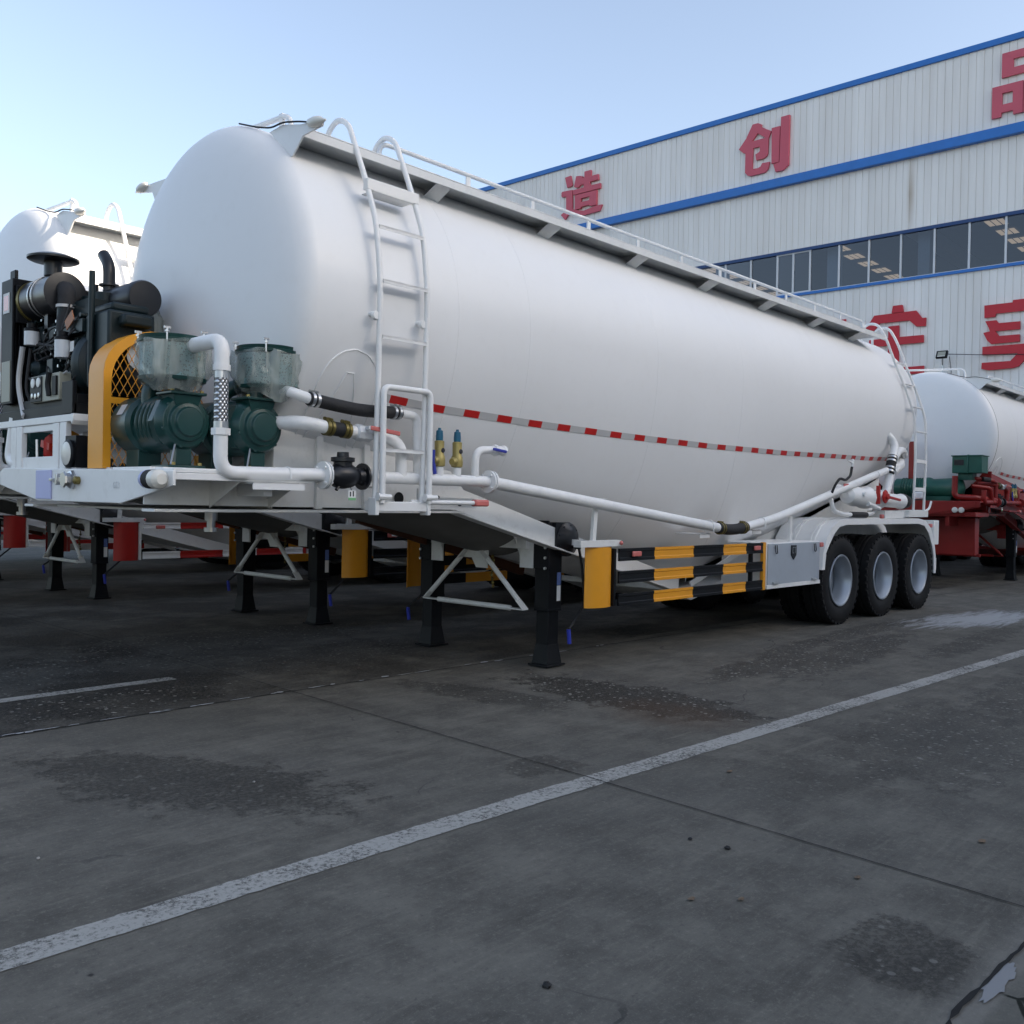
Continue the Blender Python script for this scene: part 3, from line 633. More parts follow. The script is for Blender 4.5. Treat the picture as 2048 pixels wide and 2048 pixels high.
# reflective tape: a run of alternate red and silver pieces along the flank
TZ = [(3.66, 2.175), (4.58, 2.11), (5.56, 2.075), (6.73, 2.05), (8.31, 2.035), (9.9, 2.05), (12.5, 2.11), (14.0, 2.17)]
def tape(cols, x0, x1, seg_r, seg_s, hh=.026, side=-1):
    x = x0; red = False; mb = MB(); pr = None
    while x < x1:
        ln = seg_r if red else seg_s; e = min(x1, x+ln); N_ = max(2, int((e-x)/.08))
        for i in range(N_+1):
            X = x+(e-x)*i/N_; z = lerp_tab(TZ, X)[0]
            q = pr if (i == 0 and pr) else [mb._v((X, YC + side*(hw(X, zz)+.004), zz)) for zz in (z-hh, z, z+hh)]
            if pr and i:
                for j in range(2): mb.bm.faces.new((pr[j], q[j], q[j+1], pr[j+1])).material_index = 0 if red else 1
            pr = q
        x = e; red = not red
    o = mb.build('reflective_tape', cols[0], tank, sharp=60); o.data.materials.append(MAT[cols[1]])
tape(('tape_red', 'tape_silver'), 3.62, 13.95, .155, .195)
# raised support pad on the lower front flank
def pad(poly_fn, name, off, N_=40):
    mb = MB(); pr = None
    for i in range(N_+1):
        z, xa, xb = poly_fn(i/N_); q = [mb._v(near(xa+(xb-xa)*j/8, z, off)) for j in range(9)]
        if pr:
            for j in range(8): mb.bm.faces.new((pr[j], pr[j+1], q[j+1], q[j]))
        pr = q
    mb.build(name, 'tank_white', tank, sharp=80)
    L_ = []; R_ = []
    for i in range(N_+1):
        z, xa, xb = poly_fn(i/N_); L_.append(near(xa, z, off)); R_.append(near(xb, z, off))
    b = MB(); b.tube(L_ + R_[::-1], .0055, n=6); b.build('weld_seam', 'white_paint', tank)
pad(lambda t: (1.72+.70*t, 3.80-.235*math.sqrt(max(.0005, 1-max(0, (t-.62)/.38)**2)), 3.80+.235*math.sqrt(max(.0005, 1-max(0, (t-.62)/.38)**2))), 'support_pad', .006)
pad(lambda t: (1.72+.55*t, 3.78-.17*(1-t)-.025, 3.78+.19*(1-t)+.03), 'support_pad', .016)
for x in (3.92, 4.28): pass
# walkway along both sides of the top ----------------------------------
for sd in (-1, 1):
    yo, yi = YC+sd*1.02, YC+sd*.56
    b = MB(); b.box(3.49, 13.02, min(yo, yi), max(yo, yi), 3.822, 3.832)
    ye = yo; b.box(3.49, 13.02, min(ye, ye-sd*.012), max(ye, ye-sd*.012), 3.765, 3.8215)
    for x in (4.80, 6.08, 7.36, 8.64, 9.92, 11.2, 12.45):        # gussets under the walkway
        yt = lambda z: YC+sd*(hw(x, z)-.01)
        b.prism([(YC+sd*1.005, 3.8195), (YC+sd*.998, 3.762), (yt(3.69), 3.69), (yt(3.75), 3.75), (yt(3.81), 3.8195)], YZ, x-.008, x)
        A = [b._v(p) for p in ((x-.004, YC+sd*.998, 3.764), (x-.004, yt(3.69), 3.692), (x-.13, yt(3.71), 3.71), (x-.09, YC+sd*.96, 3.81))]; b.bm.faces.new(A)
    b.build('walkway', 'grey_paint', tr, bev=.003)
    b = MB()                                                    # front bracket plate carrying the marker lamp
    up = .10 if sd > 0 else 0.0
    b.prism([(YC+sd*.895, 3.66), (YC+sd*.64, 3.885), (YC+sd*.80, 3.895), (YC+sd*1.0, 3.845+up*.6), (YC+sd*1.24, 3.815+up), (YC+sd*1.24, 3.775+up), (YC+sd*1.03, 3.765+up*.7), (YC+sd*.92, 3.665)], YZ, 3.475, 3.487)
    br = b.build('lamp_bracket', 'white_paint', tr, bev=.002)
    b = MB(); b.lathe((3.465, YC+sd*1.10, 3.822+up*.9), (0, sd, -.14), [(0, .012), (.02, .026), (.08, .034), (.13, .030), (.16, .014), (.19, .006)], 14); b.build('marker_lamp', 'lens_white', br)
    if sd < 0: b = MB(); b.tube([(3.465, YC+sd*1.10, 3.83+up*.9), (3.465, YC+sd*1.0, 3.86+up*.5), (3.46, YC+sd*.82, 3.90), (3.45, YC+sd*.70, 3.89), (3.44, YC+sd*.55, 3.93), (3.42, YC+sd*.35, 4.0)], .006, bend=.05, n=6); b.build('cable', 'rubber', br)
    # handrail
    yr = YC+sd*.80; b = MB()
    b.tube([(4.28, yr, 3.83), (4.28, yr, 4.012), (12.75, yr, 4.012), (12.75, yr, 3.83)], .017, bend=.11, n=10)
    for k in range(11):
        x = 5.17+k*.763; b.box(x-.022, x+.022, yr-.006, yr+.006, 3.83, 4.005)
    b.build('handrail', 'white_paint' if sd > 0 else 'grey_paint', tr)
b = MB(); b.tube([(3.68, YC-.60, 3.83), (3.68, YC-.58, 4.085), (3.68, YC+.60, 4.15), (3.68, YC+.60, 3.83)], .019, bend=.10, n=10)
for s_ in (-.47, .47): b.box(3.668, 3.692, YC+s_-.02, YC+s_+.02, 3.84, 4.115)
b.build('handrail', 'white_paint', tr)
for x in (6.4, 10.3):                                            # manhole covers on the crown
    b = MB(); b.lathe((x, YC, 3.98), (0, 0, 1), [(0, .30), (.10, .30), (.10, .33), (.13, .33), (.16, .2), (.17, .01)], 28); b.build('manhole_cover', 'white_paint', tr)
# front ladder --------------------------------------------------------
LX = (3.905, 4.315)
lad_path = [(4.885, 1.43), (4.87, 2.3), (4.865, 2.88), (4.92, 3.28), (5.03, 3.55), (5.145, 3.80), (5.24, 4.0), (5.36, 4.06), (5.47, 4.0), (5.52, 3.83)]
b = MB()
for x in LX: b.tube([(x, y, z) for y, z in lad_path], .0195, bend=.12, n=10)
lad = b.build('front_ladder', 'white_paint', tr)
def lad_y(z): 
    for (y0, z0), (y1, z1) in zip(lad_path, lad_path[1:]):
        if z0 <= z <= z1: return y0+(y1-y0)*(z-z0)/(z1-z0)
for z in (1.79, 2.53, 2.895, 3.26):
    b = MB(); y = lad_y(z); b.box(LX[0]+.012, LX[1]-.012, y-.022, y+.022, z-.016, z-.006); b.box(LX[0]+.012, LX[1]-.012, y-.022, y-.016, z-.030, z-.006); b.build('rung', 'white_paint', lad)
b = MB(); b.box(LX[0]-.02, LX[1]+.02, 4.99, 5.04, 3.50, 3.575); b.box(LX[0]+.03, LX[1]-.03, 4.99, 5.12, 3.495, 3.505); b.build('rung', 'white_paint', lad, bev=.004)
b = MB(); b.tube([(LX[0]+.02, 4.835, 1.42), (LX[0]+.02, 4.835, 2.185), (LX[1]+.02, 4.835, 2.185), (LX[1]+.02, 4.835, 1.42)], .021, bend=.05, n=10); b.build('fold_out_ladder', 'white_paint', lad)
for x in (LX[0]-.03, LX[1]-.03):
    b = MB(); b.cyl((x, 4.865, 2.66), (x, 4.985, 2.66), .016); b.lathe((x, 4.955, 2.66), (0, 1, 0), [(0, .05), (.012, .05), (.03, .055)], 20); b.lathe((x, 4.86, 2.645), (0, 1, 0), [(0, .024), (.02, .03), (.035, .02)], 14); b.build('standoff', 'white_paint', lad)
b = MB(); b.box(3.88, 4.34, 4.84, 4.96, 1.365, 1.43); b.box(3.868, 3.90, 4.83, 4.91, 1.34, 1.455); b.box(4.32, 4.352, 4.83, 4.91, 1.34, 1.455); b.build('step_channel', 'white_paint', lad, bev=.005)
for x in (3.93, 4.34):
    b = MB(); b.cyl((x-.05, 4.815, 1.462), (x+.05, 4.815, 1.462), .018, n=8); b.cyl((x-.06, 4.815, 1.462), (x-.05, 4.815, 1.462), .027, n=6); b.build('hinge_bolt', 'white_paint', lad)
# chassis --------------------------------------------------------------
b = MB()
b.prism([(4.92, 1.585), (4.92, 1.50), (5.56, 1.392), (6.85, 1.392), (7.58, 1.50), (7.58, 1.60), (7.50, 1.625)], YZ, 2.515, 2.535)
beam = b.build('front_beam', 'white_paint', tr, bev=.004)
b = MB()
for yy in (5.31, 7.03):
    s_ = -1 if yy < YC else 1
    b.prism([(2.536, 1.39), (2.536, 1.57), (3.40, 1.575), (3.40, 1.86), (3.6, 1.97), (4.25, 1.90), (4.9, 1.74), (5.12, 1.53), (6.62, 1.12), (8.2, .70), (8.2, .56), (6.75, .905), (5.03, 1.372)], XZ, yy-.006, yy+.006)
    b.box(2.54, 5.0, yy-.13 if s_ < 0 else yy-.03, yy+.03 if s_ < 0 else yy+.13, 1.348, 1.366)
    b.beam((5.0, yy, 1.357), (8.2, yy, .545), .12, .014)
    for x in (2.95, 3.36):                                        # outrigger gussets
        b.prism([(yy+s_*.008, 1.57), (yy+s_*.36, 1.57), (yy+s_*.36, 1.535), (yy+s_*.008, 1.372)], YZ, x, x+.008)
    for x in (3.72, 4.12): b.box(x, x+.05, yy-.035 if s_ < 0 else yy, yy if s_ < 0 else yy+.035, 1.37, 1.86)
b.prism([(5.32, 1.37), (7.02, 1.37), (7.02, 1.92), (5.32, 1.92)], YZ, 3.40, 3.41)
b.box(2.7, 4.6, 5.35, 6.99, 1.349, 1.365)                          # king pin plate
b.build('chassis', 'frame_white', tr, bev=.003)
b = MB(); b.cyl((3.45, YC, 1.35), (3.45, YC, 1.27), .045); b.lathe((3.45, YC, 1.27), (0, 0, -1), [(0, .03), (.05, .03), (.05, .05), (.08, .05)], 20); b.build('king_pin', 'steel', tr)
b = MB(); b.box(2.536, 3.46, 4.95, 7.52, 1.575, 1.598); b.box(2.536, 3.46, 4.95, 4.985, 1.535, 1.574); deck = b.build('deck', 'white_paint', tr, bev=.003)
b = MB(); b.box(2.505, 2.514, 6.60, 6.86, 1.405, 1.60); b.build('protective_film', 'lavender_plastic', beam, bev=.002)
b = MB(); b.box(2.47, 2.514, 6.41, 6.44, 1.50, 1.575); b.box(2.48, 2.512, 6.37, 6.45, 1.52, 1.55)
b.build('socket', 'steel', beam, bev=.003); b = MB(); b.box(2.485, 2.514, 6.54, 6.58, 1.525, 1.545); b.build('socket', 'steel', beam, bev=.003)
b = MB(); b.lathe((2.514, 6.26, 1.535), (-1, 0, 0), [(0, .062), (.02, .06), (.025, .045), (.05, .04), (.055, .055), (.065, .05)], 7); b.build('socket', 'steel', beam)
b = MB(); b.lathe((2.514, 6.16, 1.53), (-1, 0, 0), [(0, .026), (.03, .026), (.035, .018)], 12); b.build('socket', 'olive_brass', beam)
b = MB(); b.lathe((2.47, 5.12, 1.535), (0, -1, 0), [(-.07, .012), (-.06, .032), (-.02, .05), (.015, .055)], 16); b.build('marker_lamp', 'lavender_plastic', beam)
b = MB(); b.lathe((2.47, 5.12, 1.535), (0, -1, 0), [(.016, .054), (.085, .054)], 16); b.build('lamp_holder', 'rubber', beam)
b = MB(); b.lathe((2.47, 5.12, 1.535), (0, -1, 0), [(.086, .054), (.14, .053), (.165, .03)], 16); b.build('marker_lamp', 'lens_white', beam)
mw = Matrix.Translation(Vector((2.513, 5.62, 1.50)) - T0) @ Matrix(((0, 0, -1, 0), (-1, 0, 0, 0), (0, 1, 0, 0), (0, 0, 0, 1)))
text_mesh('pencil_mark', '663', .06, 'grey_paint', beam, mw)
# landing legs ------------------------------------------------------------
def landing_leg(sd):
    y = YC + sd*.755; x = 6.28; o = sd
    b = MB(); b.box(x-.085, x+.085, y-.085, y+.085, .50, 1.27); b.box(x-.07, x+.07, y-.07, y+.07, .11, .50); b.box(x-.088, x+.088, y-.088, y+.088, .49, .515)
    b.box(x-.105, x-.0852, y-.085, y+.085, .86, 1.285)
    leg = b.build('landing_leg', 'black_paint', tr, bev=.006)
    b = MB(); b.box(x-.122, x+.122, y-.112, y+.112, .010, .026)
    b.hexa([(x-.098, y-.092, .027), (x+.098, y-.092, .027), (x+.098, y+.092, .027), (x-.098, y+.092, .027), (x-.071, y-.071, .20), (x+.071, y-.071, .20), (x+.071, y+.071, .20), (x-.071, y+.071, .20)])
    b.build('foot', 'black_paint', leg, bev=.003)
    b = MB(); yy = y + o*.085; b.lathe((x+.10, yy-o*.0, 1.12), (0, o, 0), [(0, .15), (.05, .15), (.055, .135), (.09, .09), (.10, .03)], 22); b.box(x-.05, x+.13, min(yy, yy+o*.04), max(yy, yy+o*.04), 1.05, 1.27)
    for k in range(9):
        a = k*.7; b.cyl((x+.10+.125*math.cos(a), yy+o*.05, 1.12+.125*math.sin(a)), (x+.10+.125*math.cos(a), yy+o*.065, 1.12+.125*math.sin(a)), .010, n=6)
    b.cyl((x+.12, yy+o*.09, 1.06), (x+.12, yy+o*.17, 1.06), .02, n=10); b.build('gearbox', 'gloss_black', leg)
    for k in range(5):
        b = MB(); zz = 1.23-.09*k; b.cyl((x-.105, y-sd*-.06, zz), (x-.122, y-sd*-.06, zz), .013, n=6); b.build('bolt', 'steel', leg)
    b = MB(); b.tube([(x+.13, yy+o*.15, 1.06), (x+.17, yy+o*.16, .88), (x+.20, yy+o*.17, .56), (x+.02, yy+o*.20, .42), (x-.06, yy+o*.21, .36)], .012, bend=.04, n=8); b.build('crank', 'rubber', leg)
    b = MB(); b.cyl((x-.062, yy+o*.21, .36), (x-.045, yy+o*.21, .235), .018, n=10); b.build('crank_grip', 'blue_plastic', leg)
    if sd < 0:
        b = MB(); b.box(x+.02, x+.068, y-.088, y-.0855, .72, .83); b.build('sticker', 'sticker_blue', leg)
        b = MB(); b.box(x+.02, x+.068, y-.088, y-.0855, .58, .715); b.build('sticker', 'paper', leg)
    # white mounting bracket
    ib = y-sd*.088; ic = y-sd*.25
    b = MB(); b.box(x-.105, x-.088, min(ib, ic), max(ib, ic), .86, 1.285); b.box(x-.10, x+.12, min(ib, ic), max(ib, ic), 1.27, 1.285)
    b.prism([(x-.088, .90), (x-.088, 1.27), (x+.10, 1.27)], XZ, min(ib, ib-sd*.012), max(ib, ib-sd*.012)); b.prism([(x-.106, .98), (x-.106, 1.27), (x-.26, 1.27)], XZ, ic-.006, ic+.006)
    b.beam((x-.62, y-sd*.12, 1.285), (x-.1, y-sd*.12, 1.16), .02, .05)
    b.build('leg_bracket', 'frame_white', tr, bev=.003)
landing_leg(-1); landing_leg(1)
b = MB(); x = 6.16
b.box(x-.03, x+.03, YC-.62, YC+.62, 1.03, 1.13); b.prism([(YC-.16, .92), (YC+.16, .92), (YC+.16, 1.03), (YC-.16, 1.03)], YZ, x-.035, x-.025)
b.prism([(YC-.13, .83), (YC+.02, .83), (YC+.08, .92), (YC-.13, .92)], YZ, x-.01, x)
def flat_tube(p, q, w0=.034):
    p = Vector(p); q = Vector(q); d = (q-p); 
    b.cyl(p+d*.14, p+d*.86, .024, n=10); b.beam(p, p+d*.16, .010, .075, up=(1, 0, 0)) ; b.beam(p+d*.84, q, .010, .075, up=(1, 0, 0))
xx = x-.06
flat_tube((xx, YC-.10, .99), (xx, YC-.655, .50)); flat_tube((xx, YC+.10, .99), (xx, YC+.655, .50)); flat_tube((xx, YC-.655, .50), (xx, YC+.655, .50))
b.build('leg_brace', 'frame_white', tr, bev=.002)
b = MB()
for k in range(9): b.lathe((6.3+.01*math.sin(k), YC-.05, .93-.035*k), ((1, 0, 0) if k % 2 else (0, 1, 0)), [(-.006, .012), (0, .018), (.006, .012)], 8)
b.build('hanging_chain', 'olive_brass', tr)
# side guards -----------------------------------------------------------------
def side_guard(parent, sd, A, Bc, panel, kind):
    y = YC + sd*1.25; o = sd
    wm_ = 'frame_white'; pm_ = A if kind == 'black' else 'frame_white'
    b = MB(); b.box(6.14, 6.70, min(y-o*.02, y-o*.10), max(y-o*.02, y-o*.10), 1.07, 1.125); b.beam((6.35, y-o*.06, 1.10), (6.38, y-o*.06, 1.48), .03, .05); b.beam((6.28, y-o*.06, 1.484), (6.5, y-o*.06, 1.484), .05, .008); b.beam((6.4, y-o*.06, 1.095), (6.4, y-o*.60, 1.10), .05, .05)
    gd = b.build('side_guard', wm_, parent, bev=.002)
    for x in (6.63, 9.05):
        b = MB(); b.beam((x, y-o*.045, .55), (x, y-o*.045, 1.05), .03, .04); b.build('post', pm_, gd)
    b = MB(); b.beam((9.10, y-o*.07, .99), (9.10, y-o*.75, .99), .05, .05); b.beam((8.6, y-o*.5, .60), (9.1, y-o*.12, 1.0), .03, .05); b.build('strut', wm_, gd)
    zs = ((.94, 1.05), (.745, .85), (.548, .650)) if kind == 'black' else ((.97, 1.06), (.56, .66))
    cuts = (6.66, 7.20, 7.86, 8.42, 8.88, 9.24)
    for z0, z1 in zs:
        for k in range(5):
            b = MB(); m_ = A if k % 2 == 0 else Bc
            x0, x1 = cuts[k], cuts[k+1]; h = (z1-z0)
            prof = [(0, 0), (.02, .0), (.02, h*.22), (.0135, h*.28), (.0135, h*.72), (.02, h*.78), (.02, h), (0, h)]
            b.prism([(y + o*(p[0]-.02), z0+p[1]) for p in prof], YZ, x0+(.001), x1); b.build('rail', m_, gd, sharp=20)
    b = MB(); pts = []                                               # rounded end panel
    for k in range(11):
        a = R(-62)+R(124)*k/10; pts.append((6.47+.30*math.sin(a)*.68, y - o*.015 + o*(0.14*math.cos(a)-.14)))
    inn = [(px_, py_-o*.006) for px_, py_ in pts]
    b.prism(pts + inn[::-1], XY, .545, 1.066); b.build('end_panel', panel, gd)
    b = MB(); b.box(9.245, 9.30, min(y-o*.04, y+o*.002), max(y-o*.04, y+o*.002), .54, 1.056); b.build('end_panel', panel, gd, bev=.006)
    for x in (6.90, 9.09):
        b = MB(); b.box(x-.065, x+.065, min(y, y+o*.022), max(y, y+o*.022), .975, 1.022); b.build('reflector', 'lens_red', gd, bev=.008)
    b = MB(); b.sphere((6.68, y+o*.0, 1.10), .018, 6); b.build('reflector', 'lens_red', gd)
for sd in (-1, 1): side_guard(tr, sd, 'black_paint', 'orange_paint', 'orange_paint', 'black')
# tool box ----------------------------------------------------------------------
b = MB(); b.box(9.33, 10.62, 4.93, 5.48, .545, 1.045); tb = b.build('tool_box', 'white_paint', tr, bev=.005)
b = MB(); b.box(9.345, 10.605, 4.918, 4.929, .59, 1.035); dr = b.build('door', 'door_grey', tb, bev=.003)
b = MB(); b.box(9.33, 10.62, 4.912, 4.929, .545, .588); b.build('sill', 'white_paint', tb, bev=.003)
for x in (9.50, 10.45):
    b = MB(); b.tube([(x-.02, 4.905, 1.02), (x-.02, 4.895, .93), (x+.02, 4.895, .93), (x+.02, 4.905, 1.02)], .006, bend=.02, n=6); b.build('latch', 'rubber', tb)
    b = MB(); b.box(x-.05, x+.05, 4.902, 4.917, .595, .618); b.cyl((x-.05, 4.90, .60), (x+.05, 4.90, .60), .012, n=8); b.build('latch', 'steel', tb)
sh = [(-.058, .075), (.058, .075), (.058, -.035), (0, -.085), (-.058, -.035)]
b = MB(); b.prism([(9.93+u, .935+v) for u, v in sh], XZ, 4.905, 4.917); eb = b.build('emblem', 'gloss_black', tb)
b = MB(); b.box(9.892, 9.90, 4.9035, 4.9049, .92, .99); b.box(9.892, 9.925, 4.9035, 4.9049, .982, .99); b.box(9.892, 9.925, 4.9035, 4.9049, .92, .928); b.box(9.935, 9.97, 4.9035, 4.9049, .982, .99); b.box(9.95, 9.958, 4.9035, 4.9049, .92, .981)
b.build('emblem_mark', 'steel', tb)
# fender over three axles ---------------------------------------------------------
for sd in (-1, 1):
    y0 = YC+sd*1.25; y1 = YC+sd*.60
    prof = [(10.66, .70), (10.69, .90), (10.78, 1.08), (10.92, 1.21), (11.10, 1.285), (11.35, 1.31), (13.75, 1.31), (14.02, 1.28), (14.24, 1.17), (14.40, .98), (14.47, .76), (14.49, .50)]
    b = MB(); inner = [(x - .0, z) for x, z in prof]
    def off(p, k): return [(x + (k if x < 11.3 else (-k if x > 13.8 else 0))*(1 if z < 1.25 else .4), z - (k if z > .95 else 0)) for x, z in p]
    b.prism(prof + off(prof, .008)[::-1], XZ, min(y0, y1), max(y0, y1))
    lip = off(prof, .075); b.prism(prof + lip[::-1], XZ, min(y0, y0+sd*.012), max(y0, y0+sd*.012))
    for yy in (.13, .18, .38, .43): b.prism(off(prof, -.010) + prof[::-1], XZ, min(y0-sd*yy, y0-sd*(yy+.025)), max(y0-sd*yy, y0-sd*(yy+.025)))
    fd = b.build('fender', 'white_paint', tr, sharp=50)
    for x, z in ((12.45, 1.335), (14.26, 1.20), (10.64, 1.0)):
        b = MB(); b.box(x-.04, x+.04, y0-.02, y0+.02, z-.025, z+.03); b.build('marker_lamp', 'lens_red', fd, bev=.01)
    b = MB(); b.box(14.42, 14.62, min(y0, y0-sd*.35), max(y0, y0-sd*.35), .92, 1.28); b.build('tail_lamp_box', 'white_paint', fd, bev=.01)
    b = MB(); b.box(14.48, 14.52, min(y0+sd*.005, y0-sd*.5), max(y0+sd*.005, y0-sd*.5), .55, .72); b.build('mud_flap', 'frame_white', fd)
# wheels ---------------------------------------------------------------------------
def wheel_meshes():
    global ORG
    keep = ORG; ORG = Vector((0, 0, 0))
    b = MB(); Rt = .542; w2 = .135; n = 72; prof = [(-w2*.80, .315), (-w2*.98, .36), (-w2*1.06, .43), (-w2*1.0, .495), (-w2*.90, .528), (-w2*.80, Rt), (-w2*.30, Rt+.003), (-w2*.26, Rt-.012), (-w2*.16, Rt-.012), (-w2*.12, Rt+.004), (w2*.12, Rt+.004), (w2*.16, Rt-.012), (w2*.26, Rt-.012), (w2*.30, Rt+.003), (w2*.80, Rt), (w2*.90, .528), (w2*1.0, .495), (w2*1.06, .43), (w2*.98, .36), (w2*.80, .315)]
    b.lathe((0, 0, 0), (0, 1, 0), prof, n, cap=False)
    for k in range(36):                                           # shoulder lugs
        a = 2*math.pi*k/36
        for sgn in (-1, 1):
            c = Vector((math.cos(a)*.5265, sgn*w2*.84, math.sin(a)*.5265)); b.obox(c, (.030, .034, .056), (0, -a, 0))
    ty = b.build('tyre', 'tyre_rubber', None, sharp=35)
    b = MB(); b.lathe((0, 0, 0), (0, 1, 0), [(-.125, .322), (-.135, .318), (-.137, .305), (-.128, .292), (-.10, .287), (-.085, .270), (.04, .262), (.085, .270), (.10, .287), (.128, .292), (.137, .305), (.135, .318), (.125, .322)], 56, cap=False)
    rm = b.build('rim', 'rim_silver', None, sharp=50)
    b = MB(); b.lathe((0, 0, 0), (0, 1, 0), [(.085, .264), (.098, .25), (.105, .17), (.10, .15), (.095, .12), (.04, .115), (.03, .10), (.03, .02)], 40, cap=True)
    for k in range(10):
        a = 2*math.pi*k/10; b.cyl((math.cos(a)*.168, .12, math.sin(a)*.168), (math.cos(a)*.168, .085, math.sin(a)*.168), .016, n=6)
    hb = b.build('wheel', 'rim_silver', None, sharp=40)
    b = MB(); b.lathe((0, 0, 0), (0, 1, 0), [(-.02, .02), (-.02, .258), (-.01, .258), (-.01, .02)], 40); 
    ds = b.build('wheel_disc', 'rim_silver', None)
    ORG = keep
    return [o.data for o in (hb, ty, rm)], [hb, ty, rm, ds]
(wm, tmp) = wheel_meshes()
for o in tmp: bpy.data.objects.remove(o)
AX = (11.27, 12.585, 13.90)
for x in AX:
    for sd in (-1, 1):
        for j, yy in enumerate((1.10, .785)):
            wo = bpy.data.objects.new('wheel', wm[0]); COL.objects.link(wo); wo.parent = tr
            wo.location = Vector((x, YC+sd*yy, .545)) - T0; wo.rotation_euler = (0, random.uniform(0, 6), math.pi if (sd > 0) != (j == 1) else 0)
            for nm, me in (('tyre', wm[1]), ('rim', wm[2])):
                q = bpy.data.objects.new(nm, me); COL.objects.link(q); q.parent = wo
    b = MB(); b.cyl((x, YC-1.0, .545), (x, YC+1.0, .545), .075); b.box(x-.5, x+.5, YC-.52, YC-.44, .62, .70); b.box(x-.5, x+.5, YC+.44, YC+.52, .62, .70); b.box(x-.62, x-.52, YC-.55, YC-.42, .55, 1.0); b.box(x-.62, x-.52, YC+.42, YC+.55, .55, 1.0); b.build('axle', 'black_paint', tr)
b = MB(); b.box(9.1, 14.5, YC-.54, YC-.42, .98, 1.24); b.box(9.1, 14.5, YC+.42, YC+.54, .98, 1.24)
for x in (9.6, 10.6, 11.9, 13.2, 14.45): b.box(x, x+.06, YC-.42, YC+.42, 1.02, 1.2)
b.prism([(8.9, .60), (9.1, .98), (9.3, 1.2), (14.2, 1.24), (14.2, 1.9), (13.0, 1.6), (11, 1.1), (9.2, .62)], XZ, YC-.50, YC-.49); b.prism([(8.9, .60), (9.1, .98), (9.3, 1.2), (14.2, 1.24), (14.2, 1.9), (13.0, 1.6), (11, 1.1), (9.2, .62)], XZ, YC+.49, YC+.50)
b.prism([(8.2, .56), (8.7, .42), (9.6, .60), (9.6, .66), (8.7, .48), (8.2, .62)], XZ, YC-.7, YC+.7)
b.build('rear_frame', 'frame_white', tr, bev=.003)
# ---------------------------------------------------------------- air pipework on the near flank
PY = 4.95; pr_ = .041
b = MB(); b.tube([(2.82, PY, 1.80), (2.82, PY, 1.582), (3.53, PY, 1.592)], pr_, bend=.10, n=16); b.tube([(3.84, PY, 1.592), (5.03, PY, 1.592)], pr_, n=16)
for x, y0 in ((3.27, 1), (3.97, 1)): b.tube([(x, PY-.045, 1.56), (x, PY-.045, 1.592), (x, PY-.03, 1.63), (x, PY+.03, 1.63), (x, PY+.045, 1.592), (x, PY+.045, 1.56)], .006, bend=.02, n=6)
b.box(3.0, 3.36, PY-.06, PY+.10, 1.525, 1.532); b.box(3.0, 3.36, PY-.06, PY-.053, 1.49, 1.531); b.box(3.90, 4.0, PY-.06, PY+.10, 1.52, 1.528)
b.box(3.14, 3.20, PY+.05, PY+.36, 1.45, 1.524)
pipe = b.build('air_pipe', 'white_paint', tr)
def flange(p, ax, r=.088, m='white_paint', t=.016):
    b = MB(); b.lathe(p, ax, [(-t/2, r), (t/2, r)], 24)
    ax = Vector(ax).normalized(); ref = Vector((0, 0, 1)); a = ax.cross(ref).normalized(); c = ax.cross(a)
    for k in range(4):
        an = math.pi/4+k*math.pi/2; q = Vector(p) + (math.cos(an)*a+math.sin(an)*c)*r*.76; b.cyl(q-ax*.022, q+ax*.022, .010, n=6)
    b.build('flange', m, pipe, sharp=30)
flange((3.535, PY, 1.592), (1, 0, 0)); flange((3.555, PY, 1.592), (1, 0, 0), .088, 'grey_paint', .010); flange((3.85, PY, 1.592), (1, 0, 0), .088, 'gloss_black')
b = MB(); b.lathe((3.563, PY, 1.592), (1, 0, 0), [(0, .06), (.03, .05), (.07, .075), (.13, .085), (.19, .075), (.24, .05), (.275, .06)], 22); b.lathe((3.69, PY, 1.62), (0, 0, 1), [(0, .06), (.06, .062), (.065, .078), (.09, .078), (.095, .04), (.125, .038)], 16); b.cyl((3.66, PY-.02, 1.55), (3.62, PY-.03, 1.50), .012, n=8)
b.build('check_valve', 'gloss_black', pipe)
b = MB(); b.box(3.70, 3.76, 4.90, 4.902, 1.435, 1.50); tg = b.build('paper_tag', 'paper', pipe); 
b = MB(); b.box(3.70, 3.76, 4.8985, 4.8995, 1.435, 1.452); b.build('tag_band', 'paper_green', pipe)
b = MB(); b.box(3.712, 3.722, 4.8985, 4.8995, 1.46, 1.49); b.box(3.735, 3.745, 4.8985, 4.8995, 1.46, 1.495); b.tube([(3.73, 4.905, 1.50), (3.72, 4.93, 1.56)], .002, n=5); b.build('tag_print', 'ink', pipe)
# long delivery pipe: down to the belly, rubber elbow, up to the rear
flange((5.03, PY, 1.592), (1, 0, 0), .085); flange((5.055, PY, 1.590), (1, 0, -.1), .085, 'white_paint')
b = MB(); b.tube([(5.06, PY, 1.588), (8.36, 4.93, 1.215)], .047, n=16)
b.tube([(8.80, 4.93, 1.215), (9.5, 4.93, 1.31), (12.5, 5.02, 1.90)], .047, bend=.3, n=16)
for x, z in ((8.15, 1.24), (9.2, 1.268)): b.box(x-.12, x+.06, 4.96, 5.25, z-.085, z-.078); b.box(x-.12, x+.06, 4.96, 4.967, z-.12, z-.079); b.tube([(x, 4.88, z-.06), (x, 4.88, z), (x, 4.90, z+.055), (x, 4.96, z+.055), (x, 4.985, z), (x, 4.985, z-.06)], .006, bend=.02, n=6)
b.beam((9.95, 4.97, 1.05), (9.95, 4.97, 1.38), .05, .03)
lp = b.build('delivery_pipe', 'white_paint', tr)
